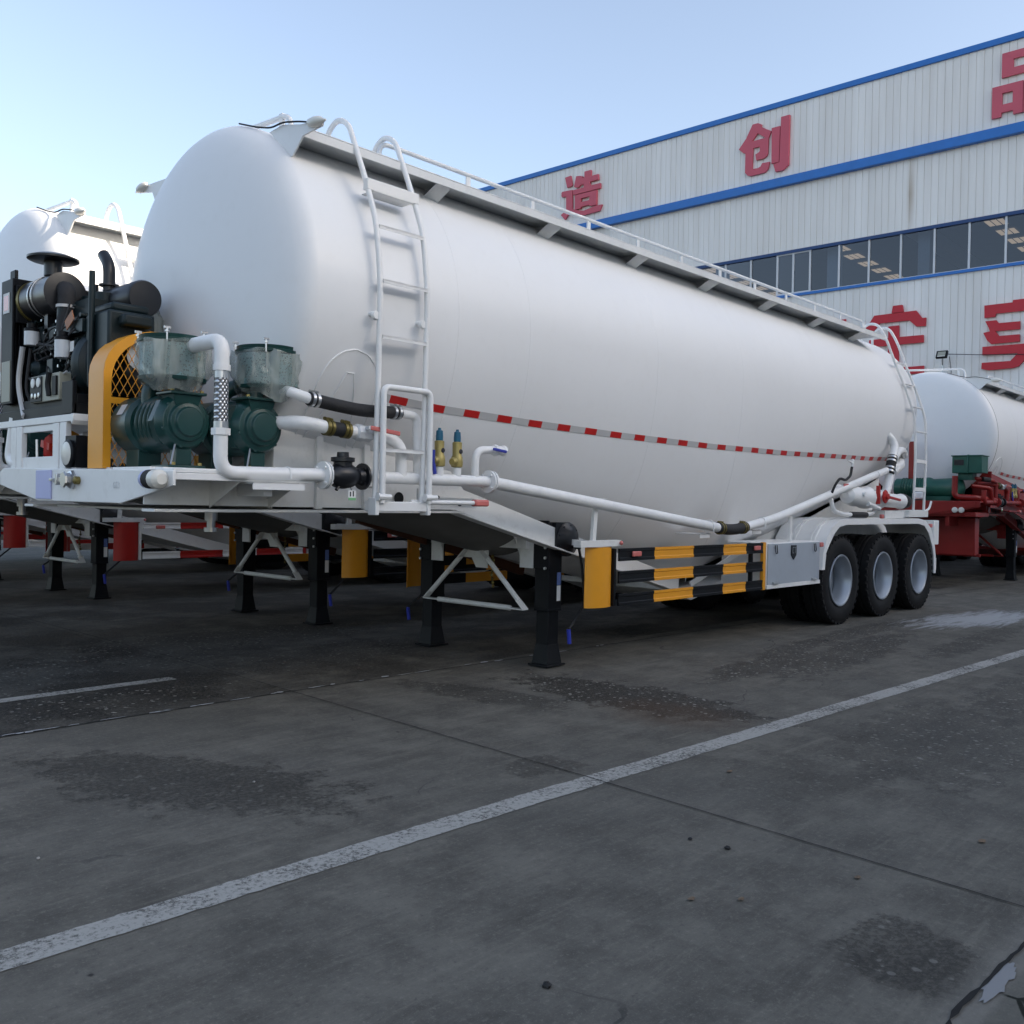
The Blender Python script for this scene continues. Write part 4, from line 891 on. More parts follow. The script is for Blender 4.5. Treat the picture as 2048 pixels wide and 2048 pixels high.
b = MB(); b.tube([(8.30, 4.93, 1.222), (8.48, 4.93, 1.20), (8.66, 4.93, 1.20), (8.86, 4.93, 1.222)], .056, bend=.12, n=16); b.build('rubber_elbow', 'rubber', lp)
for x, z in ((8.36, 1.213), (8.80, 1.213)):
    for d in (-.02, .02):
        b = MB(); b.lathe((x+d, 4.93, z), (1, 0, 0), [(-.008, .057), (-.008, .062), (.008, .062), (.008, .057)], 20); b.cyl((x+d, 4.91, z+.062), (x+d, 4.95, z+.068), .010, n=6); b.build('hose_clamp', 'olive_brass', lp)
# relief hose A (black hose with steel clamps)
hp = MB(); hp.tube([(3.31, 5.20, 2.14), (3.33, 5.0, 2.10), (3.44, PY, 2.062)], .034, bend=.05, n=14); hq = MB(); hq.tube([(4.14, PY, 2.035), (4.31, PY, 2.025), (4.33, PY, 1.62)], .030, bend=.05, n=14); hq.cyl((4.33, PY, 1.74), (4.33, PY, 1.86), .036); hA = hp.build('vent_pipe', 'white_paint', tr); hq.build('vent_pipe', 'white_paint', tr)
b = MB(); b.tube([(3.42, PY, 2.066), (3.60, PY, 2.045), (3.84, PY, 2.024), (4.16, PY, 2.036)], .042, bend=.15, n=16); b.build('rubber_hose', 'rubber', hA)
for p in ((3.44, 2.063), (3.475, 2.06), (4.10, 2.033), (4.14, 2.034)):
    b = MB(); b.lathe((p[0], PY, p[1]), (1, 0, -.05), [(-.010, .043), (-.010, .047), (.010, .047), (.010, .043)], 20); b.cyl((p[0], PY-.02, p[1]+.046), (p[0], PY+.02, p[1]+.055), .010, n=6); b.build('hose_clamp', 'steel', hA)
# return pipe B
b = MB(); b.tube([(3.31, 5.20, 1.915), (3.40, 4.99, 1.922), (3.56, PY, 1.895)], .042, bend=.12, n=16); b.tube([(3.71, PY, 1.885), (4.02, PY, 1.87), (4.18, PY, 1.82), (4.18, PY, 1.60)], .040, bend=.15, n=16); hB = b.build('return_pipe', 'white_paint', tr)
b = MB(); b.cyl((3.55, PY, 1.896), (3.73, PY, 1.884), .046); b.build('rubber_sleeve', 'rubber', hB)
for p in ((3.555, 1.895), (3.585, 1.893), (3.69, 1.887), (3.72, 1.885)):
    b = MB(); b.lathe((p[0], PY, p[1]), (1, 0, -.07), [(-.011, .047), (-.011, .052), (.011, .052), (.011, .047)], 20); b.cyl((p[0], PY-.02, p[1]+.05), (p[0], PY+.02, p[1]+.06), .012, n=6); b.build('hose_clamp', 'olive_brass', hB)
b = MB(); b.lathe((3.78, PY, 1.882), (1, 0, -.06), [(0, .045), (.01, .055), (.05, .058), (.07, .05), (.12, .055), (.14, .044)], 8); b.cyl((3.84, PY-.03, 1.90), (3.84, PY-.09, 1.91), .014, n=8); b.build('ball_valve', 'plastic_white', hB)
b = MB(); b.beam((3.84, PY-.09, 1.91), (4.08, PY-.10, 1.885), .018, .03); b.build('valve_lever', 'lens_red', hB, bev=.006)
# relief valves
for x in (4.53, 4.705):
    b = MB(); b.cyl((x, PY, 1.62), (x, PY, 1.68), .032); b.cyl((x, PY, 1.68), (x, PY, 1.69), .022)
    rv = b.build('relief_valve', 'white_paint', tr)
    b = MB(); b.lathe((x, PY, 1.685), (0, 0, 1), [(0, .026), (.005, .042), (.04, .044), (.075, .040), (.085, .034), (.18, .035), (.185, .026)], 14); b.lathe((x-.01, PY, 1.725), (-1, -.4, 0), [(0, .03), (.05, .032), (.07, .02)], 12); b.build('valve_body', 'brass', rv)
    b = MB(); b.lathe((x, PY, 1.87), (0, 0, 1), [(0, .026), (.03, .027), (.07, .024), (.075, .012), (.09, .010)], 12); b.build('valve_cap', 'teal_cap', rv)
    b = MB(); b.lathe((x+.005, PY-.035, 1.80), (0, -1, 0), [(0, .018), (.003, .016)], 14); b.build('valve_label', 'ink', rv)
b = MB(); b.tube([(4.455, PY-.02, 1.80), (4.455, PY-.02, 1.72), (4.465, PY-.03, 1.63)], .014, bend=.04, n=8); b.build('valve_lever', 'blue_plastic', pipe)
b = MB(); b.tube([(4.89, PY, 1.60), (4.89, PY, 1.82), (5.06, PY, 1.83), (5.16, PY, 1.83)], .030, bend=.11, n=14); b.lathe((5.08, PY, 1.83), (1, 0, 0), [(0, .032), (.005, .042), (.03, .044), (.05, .036), (.09, .034), (.1, .042), (.12, .042)], 8); up = b.build('bleed_pipe', 'white_paint', tr)
b = MB(); b.beam((5.02, PY-.06, 1.835), (5.16, PY-.06, 1.82), .016, .022); b.build('valve_lever', 'blue_plastic', up, bev=.005)
b = MB(); b.cyl((4.25, 4.93, 1.43), (4.87, 4.93, 1.43), .017, n=10); sm = b.build('lamp_arm', 'white_paint', tr)
b = MB(); b.box(4.86, 5.0, 4.90, 4.96, 1.405, 1.455); b.build('marker_lamp', 'lens_red', sm, bev=.012)
b = MB(); b.cyl((4.72, 5.30-.008, 1.41), (4.72, 5.30-.010, 1.41), .03, n=16); b.build('chassis_hole', 'black_paint', sm); b = MB(); b.cyl((4.45, 5.29, 1.455), (4.45, 5.288, 1.455), .045, n=16); b.build('chassis_hole', 'black_paint', sm)
b = MB(); prv = None                                            # plate added along the belly; its dark colour stands in for shade
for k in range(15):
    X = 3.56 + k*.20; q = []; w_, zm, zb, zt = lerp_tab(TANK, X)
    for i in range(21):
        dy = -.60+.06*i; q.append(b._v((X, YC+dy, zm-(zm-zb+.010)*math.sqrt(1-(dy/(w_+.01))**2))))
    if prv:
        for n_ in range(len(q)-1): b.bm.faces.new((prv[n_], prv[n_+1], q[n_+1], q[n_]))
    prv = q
b.build('belly_shade_plate', 'underside_shade', tank, sharp=80)
b = MB(); b.beam((5.35, 6.93, 1.27), (7.6, 6.93, .69), .06, .10); b.build('rust_strip', 'rust_brown', sm)
b = MB(); b.prism([(4.50, 1.40), (5.10, 1.39), (5.10, 1.46), (4.62, 1.47), (4.60, 1.52), (4.50, 1.53)], XZ, 5.14, 5.15); b.build('bracket_plate', 'frame_white', sm)
b = MB(); b.cyl((4.92, 5.139, 1.425), (4.92, 5.135, 1.425), .022, n=16); b.build('bracket_hole', 'black_paint', sm); b = MB(); b.cyl((4.70, 5.139, 1.468), (4.70, 5.135, 1.468), .012, n=16); b.build('bracket_hole', 'black_paint', sm)
# rear piping ----------------------------------------------------------------------
b = MB(); b.tube([(12.45, 5.01, 1.89), (12.95, 5.03, 1.98), (13.35, 5.08, 2.05)], .047, bend=.1, n=14); b.tube([(12.98, 5.0, 2.15), (13.1, 5.02, 2.30), (13.08, 5.06, 2.40), (13.0, 5.1, 2.46)], .055, bend=.06, n=14)
b.tube([(12.7, 5.0, 1.55), (12.85, 5.0, 1.80), (12.92, 5.0, 1.95)], .058, bend=.05, n=14); b.tube([(13.0, 5.05, 1.98), (13.3, 5.05, 2.25), (13.6, 5.1, 2.28), (13.95, 5.2, 2.22)], .05, bend=.1, n=14); b.tube([(13.1, 5.06, 1.95), (13.5, 5.1, 2.06), (14.0, 5.3, 2.15)], .07, n=14)
rp = b.build('outlet_pipe', 'white_paint', tr)
b = MB(); b.lathe((11.3, 5.05, 1.66), (.98, 0, .16), [(0, .048), (.02, .06), (.10, .062), (.12, .048)], 16); b.build('pipe_coupling', 'white_paint', rp)
b = MB(); b.tube([(12.86, 5.0, 1.92), (12.98, 5.0, 2.16)], .066, n=14); b.build('rubber_sleeve', 'rubber', rp)
for t in (.1, .3, .7, .9):
    p = Vector((12.86, 5.0, 1.92)).lerp(Vector((12.98, 5.0, 2.16)), t); b = MB(); b.lathe(p, (.12, 0, .24), [(-.012, .067), (-.012, .072), (.012, .072), (.012, .067)], 18); b.build('hose_clamp', 'steel', rp)
b = MB(); b.lathe((11.55, 5.03, 1.60), (.99, 0, -.03), [(0, .04), (.05, .10), (.25, .13), (.50, .12), (.56, .15), (.62, .15), (.66, .11), (1.0, .105), (1.02, .13), (1.06, .13), (1.08, .10), (1.75, .095), (1.80, .11)], 20); b.cyl((11.8, 4.95, 1.62), (11.8, 4.88, 1.62), .03, n=10); b.tube([(12.0, 4.93, 1.50), (12.3, 4.9, 1.44)], .03, n=10)
dv = b.build('discharge_valve', 'white_paint', tr)
b = MB(); b.beam((12.26, 4.90, 1.50), (12.26, 4.90, 1.74), .03, .05); b.lathe((12.42, 4.88, 1.60), (0, -1, 0), [(0, .09), (.02, .09), (.03, .04), (.06, .04)], 8); b.beam((12.42, 4.84, 1.60), (12.85, 4.84, 1.56), .03, .03); b.build('valve_handle', 'red_paint', dv, bev=.004)
b = MB(); b.lathe((13.35, 5.03, 1.55), (.99, 0, -.03), [(0, .10), (.05, .11), (.10, .11), (.22, .09)], 18); b.build('end_seal', 'rubber', dv)
b = MB(); b.tube([(11.05, 5.0, 1.56), (11.08, 4.97, 1.40), (11.35, 4.96, 1.36), (11.6, 4.96, 1.36)], .027, bend=.06, n=10); b.build('drain_pipe', 'white_paint', dv); b = MB(); b.tube([(12.0, 4.96, 1.36), (12.25, 4.96, 1.38), (12.4, 4.97, 1.50)], .027, bend=.05, n=10); b.build('drain_pipe', 'white_paint', dv)
b = MB(); b.cyl((11.55, 4.96, 1.36), (12.03, 4.96, 1.355), .036); b.build('rubber_sleeve', 'rubber', dv)
b = MB(); b.beam((12.7, 5.1, 1.36), (14.3, 5.1, 1.38), .25, .10); b.box(13.4, 14.15, 4.92, 5.2, 1.33, 1.42); b.build('rear_shelf', 'frame_white', tr)
b = MB(); b.tube([(10.95, 4.94, 1.62), (10.95, 4.90, 1.72), (11.03, 4.88, 1.80), (11.2, 4.88, 1.78), (11.36, 4.89, 1.84), (11.42, 4.90, 1.95)], .016, bend=.05, n=8); gh = b.build('gauge_hose', 'rubber', tr)
b = MB(); b.cyl((11.42, 4.90, 1.93), (11.44, 4.90, 2.05), .016, n=8); b.beam((11.30, 4.90, 2.03), (11.46, 4.90, 2.0), .02, .02); b.build('gauge_cock', 'white_paint', gh)
b = MB(); b.box(11.33, 11.47, 4.958, 4.964, 1.71, 1.745); b.build('sticker', 'lens_red', rp)
# rear ladder
RX = (13.62, 14.03); ry = [(4.95, 1.37), (4.935, 2.2), (4.94, 2.75), (5.02, 3.1), (5.16, 3.55), (5.24, 3.85), (5.33, 4.03), (5.46, 4.06), (5.58, 3.98), (5.6, 3.83)]
b = MB()
sx = lambda z: (-.0 if z < 2.6 else -(z-2.6)*.42)
for x in RX: b.tube([(x+.02+sx(z)*.75, y, z) for y, z in ry], .019, bend=.12, n=8)
rl = b.build('rear_ladder', 'white_paint', tr)
for z in (1.75, 2.15, 2.55, 2.9, 3.22, 3.52):
    y = [y0+(y1-y0)*(z-z0)/(z1-z0) for (y0, z0), (y1, z1) in zip(ry, ry[1:]) if z0 <= z <= z1][0]
    b = MB(); xo = .02+sx(z)*.75; tall = z in (1.75, 2.15); b.box(RX[0]+xo+.01, RX[1]+xo-.01, y-.02, y+.02, z-(.05 if tall else .014), z); b.build('rung', 'white_paint', rl)
b = MB(); b.tube([(14.04, 4.95, 1.40), (14.25, 4.94, 1.45), (14.32, 4.94, 1.56)], .016, bend=.06, n=8); b.build('hook', 'white_paint', rl)

# ---------------------------------------------------------------- engine on the front deck
b = MB()
b.box(2.56, 3.15, 6.40, 7.82, 1.925, 1.975); b.prism([(6.36, 1.975), (6.36, 1.93), (6.385, 1.90), (6.40, 1.93), (6.40, 1.975)], YZ, 2.55, 3.15)
for y in (7.40, 7.29, 6.62, 6.50): b.box(2.56, 2.60, y, y+.10, 1.60, 1.924); b.box(3.08, 3.12, y, y+.10, 1.60, 1.924)
b.box(2.57, 2.58, 6.72, 7.29, 1.60, 1.70); b.box(2.57, 2.58, 6.72, 7.29, 1.875, 1.924)
stand = b.build('engine_stand', 'white_paint', tr, bev=.006)
b = MB(); b.lathe((2.70, 6.78, 1.78), (0, 1, 0), [(0, .06), (.02, .11), (.10, .02), (.12, .02)], 14); b.build('hose_reel', 'orange_paint', stand)
b = MB()
for k in range(5): b.lathe((2.66, 6.95, 1.72+.02*k), (.2, 1, .2), [(-.01, .05), (0, .07), (.01, .05)], 12)
b.beam((2.62, 7.05, 1.80), (2.62, 6.9, 1.77), .03, .05); b.build('spring_coil', 'red_paint', stand)
b = MB(); b.cyl((2.62, 7.15, 1.66), (2.62, 7.16, 1.83), .010, n=6); b.build('tie_rod', 'steel', stand)
b = MB(); b.lathe((2.56, 6.415, 1.71), (-1, 0, 0), [(0, .09), (.02, .095), (.03, .08)], 20); b.box(2.56, 2.68, 6.33, 6.50, 1.62, 1.83); b.build('work_lamp', 'black_paint', stand)
b = MB(); b.lathe((2.53, 6.415, 1.71), (-1, 0, 0), [(0, .078), (.005, .07), (.008, .02)], 20); b.build('work_lamp_lens', 'lens_white', stand)
# engine block
b = MB(); b.box(2.58, 3.16, 6.42, 7.84, 1.976, 2.05); b.box(2.60, 3.12, 6.42, 7.80, 2.05, 2.115); b.box(2.57, 2.60, 6.42, 6.60, 1.98, 2.2); b.build('engine_base', 'black_paint', tr, bev=.004)
b = MB()
b.box(2.72, 3.08, 6.55, 7.50, 2.10, 2.62); b.box(2.74, 3.04, 6.58, 7.46, 2.62, 2.80); b.box(2.66, 2.74, 6.50, 7.42, 2.545, 2.635)
for k in range(4): b.box(2.69, 2.74, 6.62+k*.22, 6.72+k*.22, 2.58, 2.67); b.cyl((2.88, 6.66+k*.22, 2.80), (2.88, 6.66+k*.22, 2.86), .07, n=14)
b.lathe((2.86, 6.56, 2.33), (0, -1, 0), [(0, .25), (.03, .26), (.06, .25), (.10, .24), (.12, .20), (.16, .19)], 32)
b.lathe((2.72, 7.30, 2.36), (-1, 0, 0), [(0, .07), (.06, .07), (.08, .05), (.10, .03)], 16); b.lathe((2.70, 7.10, 2.28), (0, 1, 0), [(0, .05), (.16, .05), (.18, .03)], 14)
b.box(2.64, 2.74, 6.74, 7.20, 2.46, 2.53); b.box(2.64, 2.76, 6.95, 7.05, 2.2, 2.4)
for k in range(16):
    y = random.uniform(6.6, 7.45); z = random.uniform(2.15, 2.6); b.box(2.66, 2.73, y, y+random.uniform(.03, .10), z, z+random.uniform(.02, .08))
for k in range(14): y = random.uniform(6.6, 7.4); z = random.uniform(2.15, 2.6); b.cyl((2.73, y, z), (2.655, y, z), random.uniform(.01, .028), n=8)
rc = random.Random(3)
for k in range(46):
    y = rc.uniform(6.58, 7.46); z = rc.uniform(2.12, 2.78); d = rc.uniform(.02, .05)
    if rc.random() < .5: b.cyl((2.74, y, z), (2.74-d-.03, y, z), rc.uniform(.006, .018), n=7)
    else: b.beam((2.71, y, z), (2.70, y+rc.uniform(-.10, .10), z+rc.uniform(-.06, .06)), .018, .014)
eng = b.build('engine', 'engine_green', tr, bev=.004)
b = MB()
for k in range(12):
    y = rc.uniform(6.6, 7.4); z = rc.uniform(2.2, 2.7); y2 = y+rc.uniform(-.3, .3); z2 = z+rc.uniform(-.25, .25)
    b.tube([(2.70, y, z), (2.63, y+rc.uniform(-.05, .05), z-.03), (2.62, (y+y2)/2, min(z, z2)-rc.uniform(.02, .08)), (2.70, y2, z2)], rc.uniform(.004, .007), bend=.05, n=6)
b.build('wiring', 'rubber', eng)
for k in range(14):
    y = rc.uniform(6.6, 7.4); z = rc.uniform(2.15, 2.75); b = MB(); b.cyl((2.66, y, z), (2.652, y, z), rc.uniform(.008, .013), n=6); b.build('bolt', 'steel', eng)
b = MB()
for k in range(6):
    y0 = 7.25-.10*k; b.tube([(2.66, y0, 2.40), (2.62, y0+.02, 2.47), (2.64, 6.75+.12*k, 2.54), (2.70, 6.70+.12*k, 2.60)], .006, bend=.04, n=6)
b.tube([(2.62, 7.35, 2.30), (2.60, 7.10, 2.20), (2.62, 6.80, 2.22), (2.64, 6.62, 2.35)], .010, bend=.06, n=6); b.tube([(2.62, 7.30, 2.50), (2.60, 7.33, 2.2), (2.62, 7.28, 2.1)], .012, bend=.06, n=6); b.build('fuel_line', 'rubber', eng)
b = MB(); b.tube([(2.61, 7.05, 2.27), (2.60, 6.9, 2.245), (2.60, 6.7, 2.25), (2.61, 6.62, 2.28)], .006, bend=.05, n=6); b.tube([(2.60, 7.40, 2.52), (2.59, 7.46, 2.25), (2.60, 7.38, 2.05), (2.58, 7.30, 2.0)], .020, bend=.1, n=8); b.build('coolant_hose', 'tape_silver', eng)
for y, z0, z1 in ((6.72, 2.38, 2.50), (7.28, 2.52, 2.62)):
    b = MB(); b.cyl((2.62, y, z0), (2.62, y, z1), .052, n=20); b.build('filter_can', 'plastic_white', eng); b = MB(); b.lathe((2.62, y, z1), (0, 0, 1), [(0, .053), (.02, .053), (.03, .035), (.06, .035)], 16); b.build('filter_head', 'black_paint', eng)
# cooling tower (radiator)
b = MB(); b.box(2.55, 2.57, 7.47, 7.70, 2.10, 2.98); b.box(3.20, 3.22, 7.47, 7.70, 2.10, 2.98); b.box(2.55, 3.22, 7.47, 7.70, 2.98, 3.03); b.box(2.57, 3.2, 7.62, 7.65, 2.1, 2.98); b.box(2.57, 3.2, 7.45, 7.47, 2.70, 2.98); b.box(2.575, 2.60, 7.50, 7.60, 3.03, 3.10); b.box(3.17, 3.195, 7.50, 7.60, 3.03, 3.10)
rad = b.build('radiator', 'black_paint', tr, bev=.006)
b = MB()
for k in range(26): b.box(2.58+.024*k, 2.585+.024*k, 7.49, 7.57, 2.12, 2.96)
b.build('radiator_fin', 'gloss_black', rad)
b = MB(); b.box(2.546, 2.5495, 7.53, 7.65, 2.78, 2.93); b.build('sticker', 'paper', rad); b = MB(); b.box(2.545, 2.5455, 7.545, 7.635, 2.80, 2.91); b.build('sticker_print', 'lens_red', rad)
b = MB(); b.box(2.546, 2.5495, 7.50, 7.67, 2.12, 2.42); b.build('side_plate', 'panel_beige', rad)
# control panel
b = MB(); b.box(2.575, 2.70, 6.66, 7.17, 2.085, 2.275); cp = b.build('control_box', 'panel_beige', tr, bev=.006)
b = MB(); b.box(2.568, 2.574, 6.95, 7.16, 2.09, 2.268); b.build('gauge_panel', 'black_paint', cp, bev=.004)
for y, z, r_ in ((7.10, 2.225, .034), (7.0, 2.225, .034), (7.11, 2.135, .018), (7.05, 2.13, .020), (6.99, 2.135, .018)):
    b = MB(); b.lathe((2.568, y, z), (-1, 0, 0), [(0, r_), (.006, r_), (.007, r_*.8)], 18); b.build('gauge', 'gauge_face' if r_ > .03 else 'steel', cp)
b = MB(); b.tube([(2.565, 6.80, 2.28), (2.56, 6.82, 2.2), (2.565, 6.80, 2.12)], .02, bend=.03, n=8); b.box(2.56, 2.575, 6.68, 6.74, 2.12, 2.25); b.build('switch_box', 'black_paint', cp)
# air filter with mushroom cap, intake elbow
b = MB(); b.lathe((2.72, 7.50, 2.87), (0, -1, 0), [(0, .10), (.02, .15), (.05, .152), (.28, .152), (.285, .148), (.55, .148), (.56, .15), (.57, .07)], 36); b.cyl((2.71, 7.14, 3.02), (2.71, 7.14, 3.13), .062, n=20); b.box(2.66, 2.8, 7.1, 7.16, 2.6, 2.76); b.box(2.66, 2.8, 7.40, 7.46, 2.6, 2.76)
af = b.build('air_filter', 'gloss_black', tr)
b = MB(); b.lathe((2.71, 7.14, 3.13), (0, 0, 1), [(-.005, .06), (-.005, .155), (.004, .175), (.018, .176), (.04, .12), (.05, .03)], 36); b.build('rain_cap', 'gloss_black', af)
for t, wd, mt in ((.07, .02, 'olive_brass'), (.27, .008, 'steel'), (.33, .006, 'steel')):
    b = MB(); b.lathe((2.72, 7.50-t, 2.87), (0, -1, 0), [(-wd, .153), (-wd, .157), (wd, .157), (wd, .153)], 36, cap=False); b.build('clamp_band', mt, af)
b = MB(); b.tube([(2.72, 7.0, 2.90), (2.71, 6.88, 2.89), (2.70, 6.88, 2.56)], .062, bend=.11, n=18); b.build('intake_elbow', 'rubber', af)
b = MB(); b.cyl((2.70, 6.88, 2.755), (2.70, 6.88, 2.775), .066, n=20); b.build('clamp_band', 'tape_silver', af)
b = MB(); b.cyl((2.70, 6.88, 2.53), (2.70, 6.88, 2.755), .058, n=18); b.build('intake_neck', 'engine_green', af)
# muffler and stack
b = MB(); b.lathe((3.0, 6.95, 2.80), (0, -1, 0), [(0, .04), (.03, .11), (.05, .125), (.64, .125), (.66, .115), (.665, .02)], 36); b.cyl((3.0, 6.42, 2.70), (3.0, 6.42, 2.50), .05, n=14); b.box(2.94, 3.06, 6.36, 6.48, 2.48, 2.52)
mf = b.build('muffler', 'gloss_black', tr)
b = MB(); b.tube([(2.97, 6.80, 2.90), (2.97, 6.80, 3.10), (2.97, 6.90, 3.19)], .042, bend=.10, n=16); b.lathe((2.97, 6.80, 2.945), (0, 0, 1), [(0, .07), (.012, .07)], 18); b.build('exhaust_stack', 'gloss_black', mf)
b = MB(); b.box(2.68, 3.0, 6.14, 6.50, 2.30, 2.66); b.box(2.72, 2.98, 6.18, 6.46, 2.66, 2.72); b.box(2.74, 2.94, 6.04, 6.14, 2.55, 2.63); b.box(2.70, 2.9, 6.50, 6.60, 2.3, 2.6); b.build('clutch_housing', 'engine_green', tr, bev=.02)
b = MB(); b.cyl((2.66, 6.36, 2.16), (2.66, 6.35, 2.93), .020, n=10); b.build('support_post', 'engine_green', tr)
b = MB(); b.obox((2.64, 6.66, 2.635), (.006, .135, .075), (R(-28), 0, 0)); b.build('hanging_tag', 'tag_orange', tr)
b = MB(); b.box(2.646, 2.648, 6.60, 6.665, 2.42, 2.49); b.build('name_plate', 'paper', eng)
# belt guard: orange arch with expanded-metal sides
GX0, GX1, GYn, GYf, GZ0, GZT = 2.575, 3.32, 5.96, 6.18, 1.61, 2.52
def arch(x0, x1, z0, zt, n=16):
    r = (x1-x0)/2; rz = .30; P = [(x0, z0)]
    for k in range(n+1):
        a = math.pi - math.pi*k/n; P.append(((x0+x1)/2 + r*math.cos(a), zt-rz + rz*math.sin(a)))
    return P + [(x1, z0)]
outer = arch(GX0, GX1, GZ0, GZT); inner = arch(GX0+.05, GX1-.05, GZ0, GZT-.05)
b = MB(); b.prism(outer + arch(GX0+.004, GX1-.004, GZ0, GZT-.004)[::-1], XZ, GYn, GYf)
b.prism(outer + inner[::-1], XZ, GYn-.004, GYn+.004); b.box(GX0+.05, GX1-.05, GYn-.004, GYn+.004, 2.025, 2.065)
bg_ = b.build('belt_guard', 'orange_paint', tr, sharp=45)
b = MB(); cx_ = (GX0+GX1)/2
def inside(x, z): 
    if z < GZT-.35: return GX0+.05 < x < GX1-.05
    return ((x-cx_)/((GX1-GX0)/2-.05))**2 + ((z-(GZT-.35))/.30)**2 < 1
for sg in (-1, 1):
    for k in range(-30, 60):
        x = GX0 + k*.052 - (.5 if sg < 0 else 0)*0; st = None; zz = GZ0+.02
        while zz < GZT:
            xx = x + sg*(zz-GZ0)*.55
            ok = inside(xx, zz) and not (2.02 < zz < 2.07)
            if ok and st is None: st = (xx, zz)
            if (not ok) and st is not None:
                if zz-st[1] > .02: b.beam((st[0], GYn, st[1]), (xx, GYn, zz), .003, .0065, up=(0, 1, 0))
                st = None
            zz += .012
        if st is not None and zz-st[1] > .02: b.beam((st[0], GYn, st[1]), (x+sg*(zz-GZ0)*.55, GYn, zz), .003, .0065, up=(0, 1, 0))
b.build('guard_mesh', 'orange_paint', bg_, smooth=False)
b = MB(); b.lathe((2.95, 6.03, 2.28), (0, 1, 0), [(0, .16), (.10, .16)], 30); b.lathe((2.95, 6.03, 1.90), (0, 1, 0), [(0, .10), (.10, .10)], 24); b.build('pulley', 'gloss_black', bg_)
b = MB(); b.lathe((2.84, 6.02, 2.35), (0, -1, 0), [(0, .09), (.004, .09)], 24); b.build('pulley_cap', 'plastic_white', bg_)
